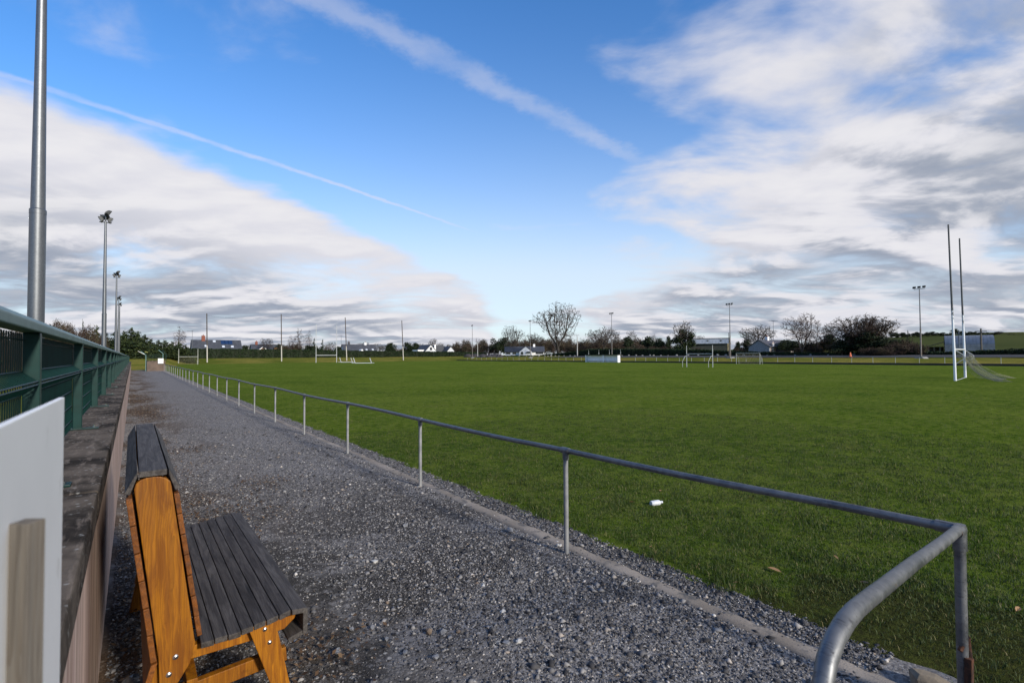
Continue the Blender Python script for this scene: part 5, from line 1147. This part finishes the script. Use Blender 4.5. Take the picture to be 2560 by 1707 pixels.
part('link_roof', MB().prism([(2.2, 0), (xw - 1.2, 0), (xw - 1.2, zr - zb - .1), (2.2, zr - zb - .1)], 'y', 0.0, 4.0), SLATE, t)
chimney(t, atY(1088, 862, Yh)[0] - cxh, -.6, zr - zb - 3, zr - zb + .2, WHITE, .4)
part('low_extension', MB().box(atY(1040, 872, Yh)[0] - cxh, -2.4, -3, 3, 0, zr - zb - 2.4), WHITE, t)
# 5 white bungalow on the right, facing back across the pitch
bc = atX(1311, 880, 124); zb = gz(bc[0], bc[1]); depb = float((bc - CAMP) @ fw)
def yb_(px): return -(px - 1311) * depb / FPX
ze = atX(1311, 879.5, 124)[2] - zb; zt_ = atX(1313, 866, 124)[2] - zb
t = thing('white_bungalow', 'white bungalow with steep central gable and dark windows', 'house', (bc[0], bc[1], zb), R(53))
part('wall', MB().prism([(0, -.5), (7, -.5), (7, ze), (3.5, ze + 1.9), (0, ze)], 'y', yb_(1360), yb_(1263)), WHITE, t)
for s_ in (-1, 1): part('roof', MB().prism([(3.5 + s_ * .001, ze + 2.05), (3.5 + s_ * 3.9, ze - .1), (3.5 + s_ * 3.9, ze + .02), (3.5 + s_ * .001, ze + 2.2)], 'y', yb_(1362), yb_(1261)), SLATE, t)
gy_ = yb_(1314); hw_ = abs(yb_(1298) - yb_(1330)) / 2
part('gable_wall', MB().prism([(gy_ - hw_, -.5), (gy_ + hw_, -.5), (gy_ + hw_, ze), (gy_, zt_ - .12), (gy_ - hw_, ze)], 'x', -1.6, 3), WHITE, t)
for s_ in (-1, 1): part('gable_roof', MB().prism([(gy_ + s_ * .001, zt_), (gy_ + s_ * (hw_ + .3), ze - .2), (gy_ + s_ * (hw_ + .3), ze - .05), (gy_ + s_ * .001, zt_ + .16)], 'x', -1.5, 3.4), SLATE, t)
for px, w_ in ((1270, .9), (1286, .7), (1345, .9), (1354, .7)): part('window', MB().box(-.08, -.002, yb_(px) - w_, yb_(px) + w_, .75, 1.75), GLASS, t)
part('arched_window', MB().prism([(yb_(1305) + .55 * math.cos(a), 1.0 + .8 * max(math.sin(a), -.5)) for a in np.linspace(0, 6.28, 14)[:-1]], 'x', -1.66, -1.602), GLASS, t)
part('canopy', MB().prism([(yb_(1328), 1.35), (yb_(1314), 1.35), (yb_(1317), 1.8), (yb_(1325), 1.8)], 'x', -2.3, -1.603), SLATE, t)
part('chimney', MB().box(3, 3.8, yb_(1336) - .4, yb_(1336) + .4, ze + 1.2, ze + 3.1), WHITE, t)
# 6 tin roofed shed
Xs = 132
def ys_(px): return atX(px, 870, Xs)[1]
zb = gz(Xs, ys_(1775)); ze = atX(1775, 858, Xs)[2]; zr = atX(1775, 847.5, Xs + 3.5)[2]
ylo, yhi = ys_(1818), ys_(1728)
t = thing('tin_shed', 'large shed with pale tin roof and dark side walls behind the hedge', 'shed', (Xs, (ylo + yhi) / 2, zb)); a = (yhi - ylo) / 2
t.rotation_euler = (0, 0, R(26)); a *= .88; part('side_wall', MB().box(0, .2, -a, a, -.5, ze - zb), SHEDW, t); part('gable_wall', MB().prism([(0, -.5), (7, -.5), (7, ze - zb), (3.5, zr - zb - .1), (0, ze - zb)], 'y', -a - .02, -a + .2), SHEDY, t)
part('rear_gable', MB().prism([(0.21, -.5), (7, -.5), (7, ze - zb), (3.5, zr - zb - .1), (.21, ze - zb)], 'y', a - .2, a), SHEDY, t)
nsh = 12
for k in range(nsh):
    y0_, y1_ = -a - .3 + (2 * a + .6) * k / nsh + .02, -a - .3 + (2 * a + .6) * (k + 1) / nsh - .02; sl_ = (zr - ze) / 3.5
    part('roof_sheet', MB().prism([(-.4, ze - zb - .4 * sl_), (3.5, zr - zb), (3.5, zr - zb + .1), (-.4, ze - zb - .4 * sl_ + .1)], 'y', y0_, y1_), TINROOF, t)
    if k in (2, 6, 10): part('roof_light', MB().prism([(1.1, ze - zb + 1.1 * sl_ + .13), (2.2, ze - zb + 2.2 * sl_ + .13), (2.2, ze - zb + 2.2 * sl_ + .17), (1.1, ze - zb + 1.1 * sl_ + .17)], 'y', y0_ + .2, y1_ - .2), SHEDW, t)
part('rear_roof', MB().prism([(3.51, zr - zb), (7.4, ze - zb - .2), (7.4, ze - zb - .1), (3.51, zr - zb + .1)], 'y', -a - .3, a + .3), TINROOF, t)
part('ridge', MB().box(3.3, 3.75, -a - .35, a + .35, zr - zb + .11, zr - zb + .25), SHEDW, t)
# 7 stone house
Xc = 128
ga, gbp = atX(1871.5, 866, Xc), atX(1923, 866, Xc)
zb = gz(Xc, ga[1]); zr = atX(1896, 850, Xc)[2]; ze = atX(1896, 866, Xc)[2]
ylo = ga[1] - 6.4; yhi = ga[1]
sh = thing('stone_house', 'grey rubble stone house with dark roof and small dormers', 'house', (Xc, gbp[1], zb))
# gable faces the pitch (-x and +y side), long front with dormers runs back from the camera
gw = abs(ga[1] - gbp[1]); hh, hr = ze - zb, zr - zb; Ld = 15.
part('gable_wall', MB().prism([(0, -.5), (gw, -.5), (gw, hh), (gw / 2, hr - .1), (0, hh)], 'x', 0, .3), STONEW, sh)
part('front_wall', MB().box(.302, Ld, 0, .3, -.5, hh), STONEP, sh); part('back_wall', MB().box(.302, Ld, gw - .3, gw, -.5, hh), STONEW, sh); part('rear_gable', MB().prism([(.31, -.5), (gw - .31, -.5), (gw - .31, hh), (gw / 2, hr - .3), (.31, hh)], 'x', Ld - .3, Ld), STONEW, sh)
for s_ in (0, 1):
    y_e = -.35 if s_ == 0 else gw + .35; zz = hh - .25
    part('roof', MB().prism([(y_e, zz), (gw / 2 + (.001 if s_ else -.001), hr), (gw / 2 + (.001 if s_ else -.001), hr + .15), (y_e, zz + .15)], 'x', -.25, Ld + .2), SLATE, sh)
for k in range(4):
    x_ = 1.6 + k * 3.6
    d_ = part('dormer', MB().prism([(x_ - .55, hh - .3), (x_ + .55, hh - .3), (x_ + .55, hh + .7), (x_, hh + 1.35), (x_ - .55, hh + .7)], 'y', -.2, 1.6), STONEP, sh); part('dormer_window', MB().box(x_ - .35, x_ + .35, -.24, -.201, hh - .1, hh + .65), WHITE, d_)
    wn = part('window', MB().box(x_ - .5, x_ + .5, -.06, -.002, .9, 2.3), GLASS, sh); part('window_frame', MB().box(x_ - .45, x_ + .45, -.09, -.061, 1.5, 1.62).box(x_ - .04, x_ + .04, -.12, -.091, .95, 2.25), WHITE, wn)
part('porch', MB().prism([(3.2, 0), (6.4, 0), (6.4, 1.1), (5.9, 1.9), (3.7, 1.9), (3.2, 1.1)], 'y', -2.2, -.003), SLATE, sh)
chimney(sh, 4.2, gw / 2, hr - .4, hr + .9, WHITE, .4)
part('aerial', MB().tube([(7.5, gw / 2, hr), (7.5, gw / 2, hr + 5.2)], .05, 5).tube([(7.5, gw / 2 - 1.2, hr + 5.1), (7.5, gw / 2 + 1.2, hr + 5.1)], .04, 5).tube([(7.5, gw / 2 - .6, hr + 4.9), (7.5, gw / 2 + .6, hr + 5.3)], .03, 5), GALVD, sh)
# 8 curved barn
Xr = 150
b0_, b1_ = atX(2364, 875, Xr), atX(2487, 875, Xr); zt_ = atX(2420, 839, Xr + 4)[2]; zb = b1_[2] - .8; zb = min(zb, gz(Xr, b0_[1]))
bn = thing('curved_barn', 'blue grey corrugated barn with curved roof below the hill', 'barn', (Xr, (b0_[1] + b1_[1]) / 2, zb)); a = abs(b0_[1] - b1_[1]) / 2; hh = zt_ - zb
arcp = [(0, hh * .52)] + [(4 - 4 * math.cos(t_), hh * .52 + hh * .48 * math.sin(t_)) for t_ in np.linspace(.15, math.pi - .15, 12)] + [(8, hh * .52)]
nb = 14
for k in range(nb):
    y0_, y1_ = -a + 2 * a * k / nb + .012, -a + 2 * a * (k + 1) / nb - .012
    ro = [(x, z + .06) for x, z in arcp]; part('roof_sheet', MB().prism(arcp + ro[::-1], 'y', y0_, y1_), TINBLUE, bn)
for j in range(3):
    z0_, z1_ = -.3 + j * (hh * .52 + .3) / 3, -.3 + (j + 1) * (hh * .52 + .3) / 3 - .02
    part('side_cladding', MB().box(-.05, .05, -a, a, z0_, z1_), plain('pale_blue_tin', (.20, .225, .26), .5, .4, .3, 1.2, .05), bn)
part('end_wall', MB().prism([(.06, -.3), (7.9, -.3)] + [(min(max(x, .06), 7.9), z - .05) for x, z in arcp[::-1]], 'y', a - .25, a - .05), SHEDW, bn); part('end_wall', MB().prism([(.06, -.3), (7.9, -.3)] + [(min(max(x, .06), 7.9), z - .05) for x, z in arcp[::-1]], 'y', -a + .05, -a + .25), TINBLUE, bn)
bn.rotation_euler = (0, 0, R(15)); yl = atX(2322, 868, Xr)[1] - bn.location.y
part('lean_to_roof', MB().prism([(a + .02, hh * .66), (yl, hh * .42), (yl, hh * .42 + .15), (a + .02, hh * .66 + .15)], 'x', -.3, 7), SHEDW, bn)
for k in range(3): part('lean_to_post', MB().box(.2, .45, a + (yl - a) * (k + 1) / 3 - .3, a + (yl - a) * (k + 1) / 3 - .05, -.3, hh * .40), SHEDW, bn)
part('lean_to_back', MB().box(6.6, 6.8, a + .03, yl, -.3, hh * .42), SHEDW, bn)

# ================================================================== POLES, AERIALS, WIRES, CONE, BOULDERS, HEAPS
def upole(px, ty, X, r, m, label, arm=False, name='utility_pole'):
    q = atX(px, ty, X); g0 = gz(q[0], q[1]); t = thing(name, label, 'pole', (q[0], q[1], g0)); part('shaft', MB().tube([(0, 0, -.3), (0, 0, q[2] - g0)], [r, r * .75], 8), m, t, 0, True)
    part('cap', MB().tube([(0, 0, q[2] - g0 - .02), (0, 0, q[2] - g0 + .06)], r * .9, 8), GALVD, t)
    if arm: part('crossarm', MB().box(-.06, .06, -.8, .8, q[2] - g0 - .5, q[2] - g0 - .38), m, t)
    return t
POLEB = plain('grey_timber_pole', (.12, .105, .085), .9); PALEP = plain('pale_concrete_pole', (.46, .45, .42), .8)
upole(1443, 843, 117, .17, PALEP, 'short pale pole standing beside the tallest tree'); upole(1194, 856, 108, .15, PALEP, 'pale pole standing behind the dark soil heaps')
up_ = upole(2452, 822, 121, .16, POLEB, 'timber utility pole in front of the curved barn', True); upole(1822, 832, 112, .10, POLEB, 'thin pole beside the mast near the tin shed')
upole(2397, 828, 119, .09, plain('blue_grey_pole', (.10, .13, .16), .5), 'thin blue grey lamp pole between the tall goalposts', True)
wr = MB(); tp_ = Vector(atX(2452, 824, 121)); far_ = Vector(atX(2700, 812, 95))
wr.tube([tp_.lerp(far_, k / 8) - Vector((0, 0, 1.2 * (k / 8) * (1 - k / 8))) for k in range(9)], .015, 4, False)
tag(part('overhead_wire', wr, EDGEP), 'thin overhead wire running from the timber utility pole', 'wire')
def aerial(px, ty, Y, armw, label):
    q = atY(px, ty, Y); g0 = gz(q[0], q[1]); t = thing('television_aerial', label, 'aerial', (q[0], q[1], g0)); h = q[2] - g0
    part('mast', MB().tube([(0, 0, 0), (0, 0, h)], .055, 5), GALVD, t); part('boom', MB().tube([(-armw, 0, h - .25), (.5, 0, h - .05)], .05, 5), GALVD, t)
    for k in range(6): part('element', MB().tube([(-armw * k / 6, -.35, h - .05 - .2 * k / 6), (-armw * k / 6, .35, h - .05 - .2 * k / 6)], .02, 4), GALVD, t)
aerial(481, 826, 205, 1.6, 'television aerial on a mast beside the solar panelled house'); aerial(853, 839, 208, 1.9, 'television aerial on a mast beside the far goal')
cp = atX(2126, 889, 107.5); co_ = thing('traffic_cone', 'orange traffic cone on the grey drive below the big bush', 'cone', (107.5, cp[1], gz(107.5, cp[1]) + .07))
part('cone_body', MB().lathe([(.0, .02), (.24, .02), (.07, .86), (.05, .90), (0, .90)], 14), ORANGE, co_, 0, True); part('cone_base', MB().box(-.3, .3, -.3, .3, 0, .05), ORANGE, co_, .01)
for i, px in enumerate([1275, 1298, 1316, 1332, 1347, 1362, 1370, 1378, 1388, 1397, 1410, 1425, 1437, 1555, 1572, 1590, 1606, 1625, 1634, 1652, 1670, 1692, 1720, 1745, 1794, 1815, 1848, 1860, 1884, 1900, 1918, 1936, 1968, 1988, 2026, 2064, 2070, 2135, 2179, 2240, 2268, 2330, 2420]):
    q = atX(px, 888, 116.6 + .3 * (i % 3)); s = .30 + .22 * ((i * 37) % 10) / 10
    rock('boulder', (q[0], q[1], gz(q[0], q[1])), s, 400 + i, ROCK, 'pale boulder in the row along the foot of the roadside hedge', 'boulder', 'boulders along the roadside hedge', 1)
for i, (px, ty, hw) in enumerate(((1172, 886, 13), (1188, 884.5, 16), (1208, 885.5, 14), (1232, 884.5, 18), (1250, 887, 10))):
    q = atX(px, ty, 109 + (i % 2) * 2.5); dep_ = float((q - CAMP) @ fw); g0 = gz(q[0], q[1]); s = hw * dep_ / FPX; hh = q[2] - g0
    bm = bmesh.new(); bmesh.ops.create_icosphere(bm, subdivisions=4, radius=1.); gq = np.random.default_rng(700 + i); ks = gq.normal(0, 2.6, (9, 3))
    for vv in bm.verts:
        p = np.array(vv.co); k = 1 + .06 * sum(math.sin(float(ks[j] @ p) + j) for j in range(9)); vv.co = Vector((p[0] * s * k, p[1] * s * k * .8, math.copysign(abs(p[2]) ** 1.6, p[2]) * hh * k))
    me = bpy.data.meshes.new('soil_heap'); bm.to_mesh(me); bm.free()
    tag(link('soil_heap', me, SOIL, None, (q[0], q[1], g0)), 'dark heap of tipped soil beyond the far corner of the pitch', 'heap', 'soil heaps at the far corner')
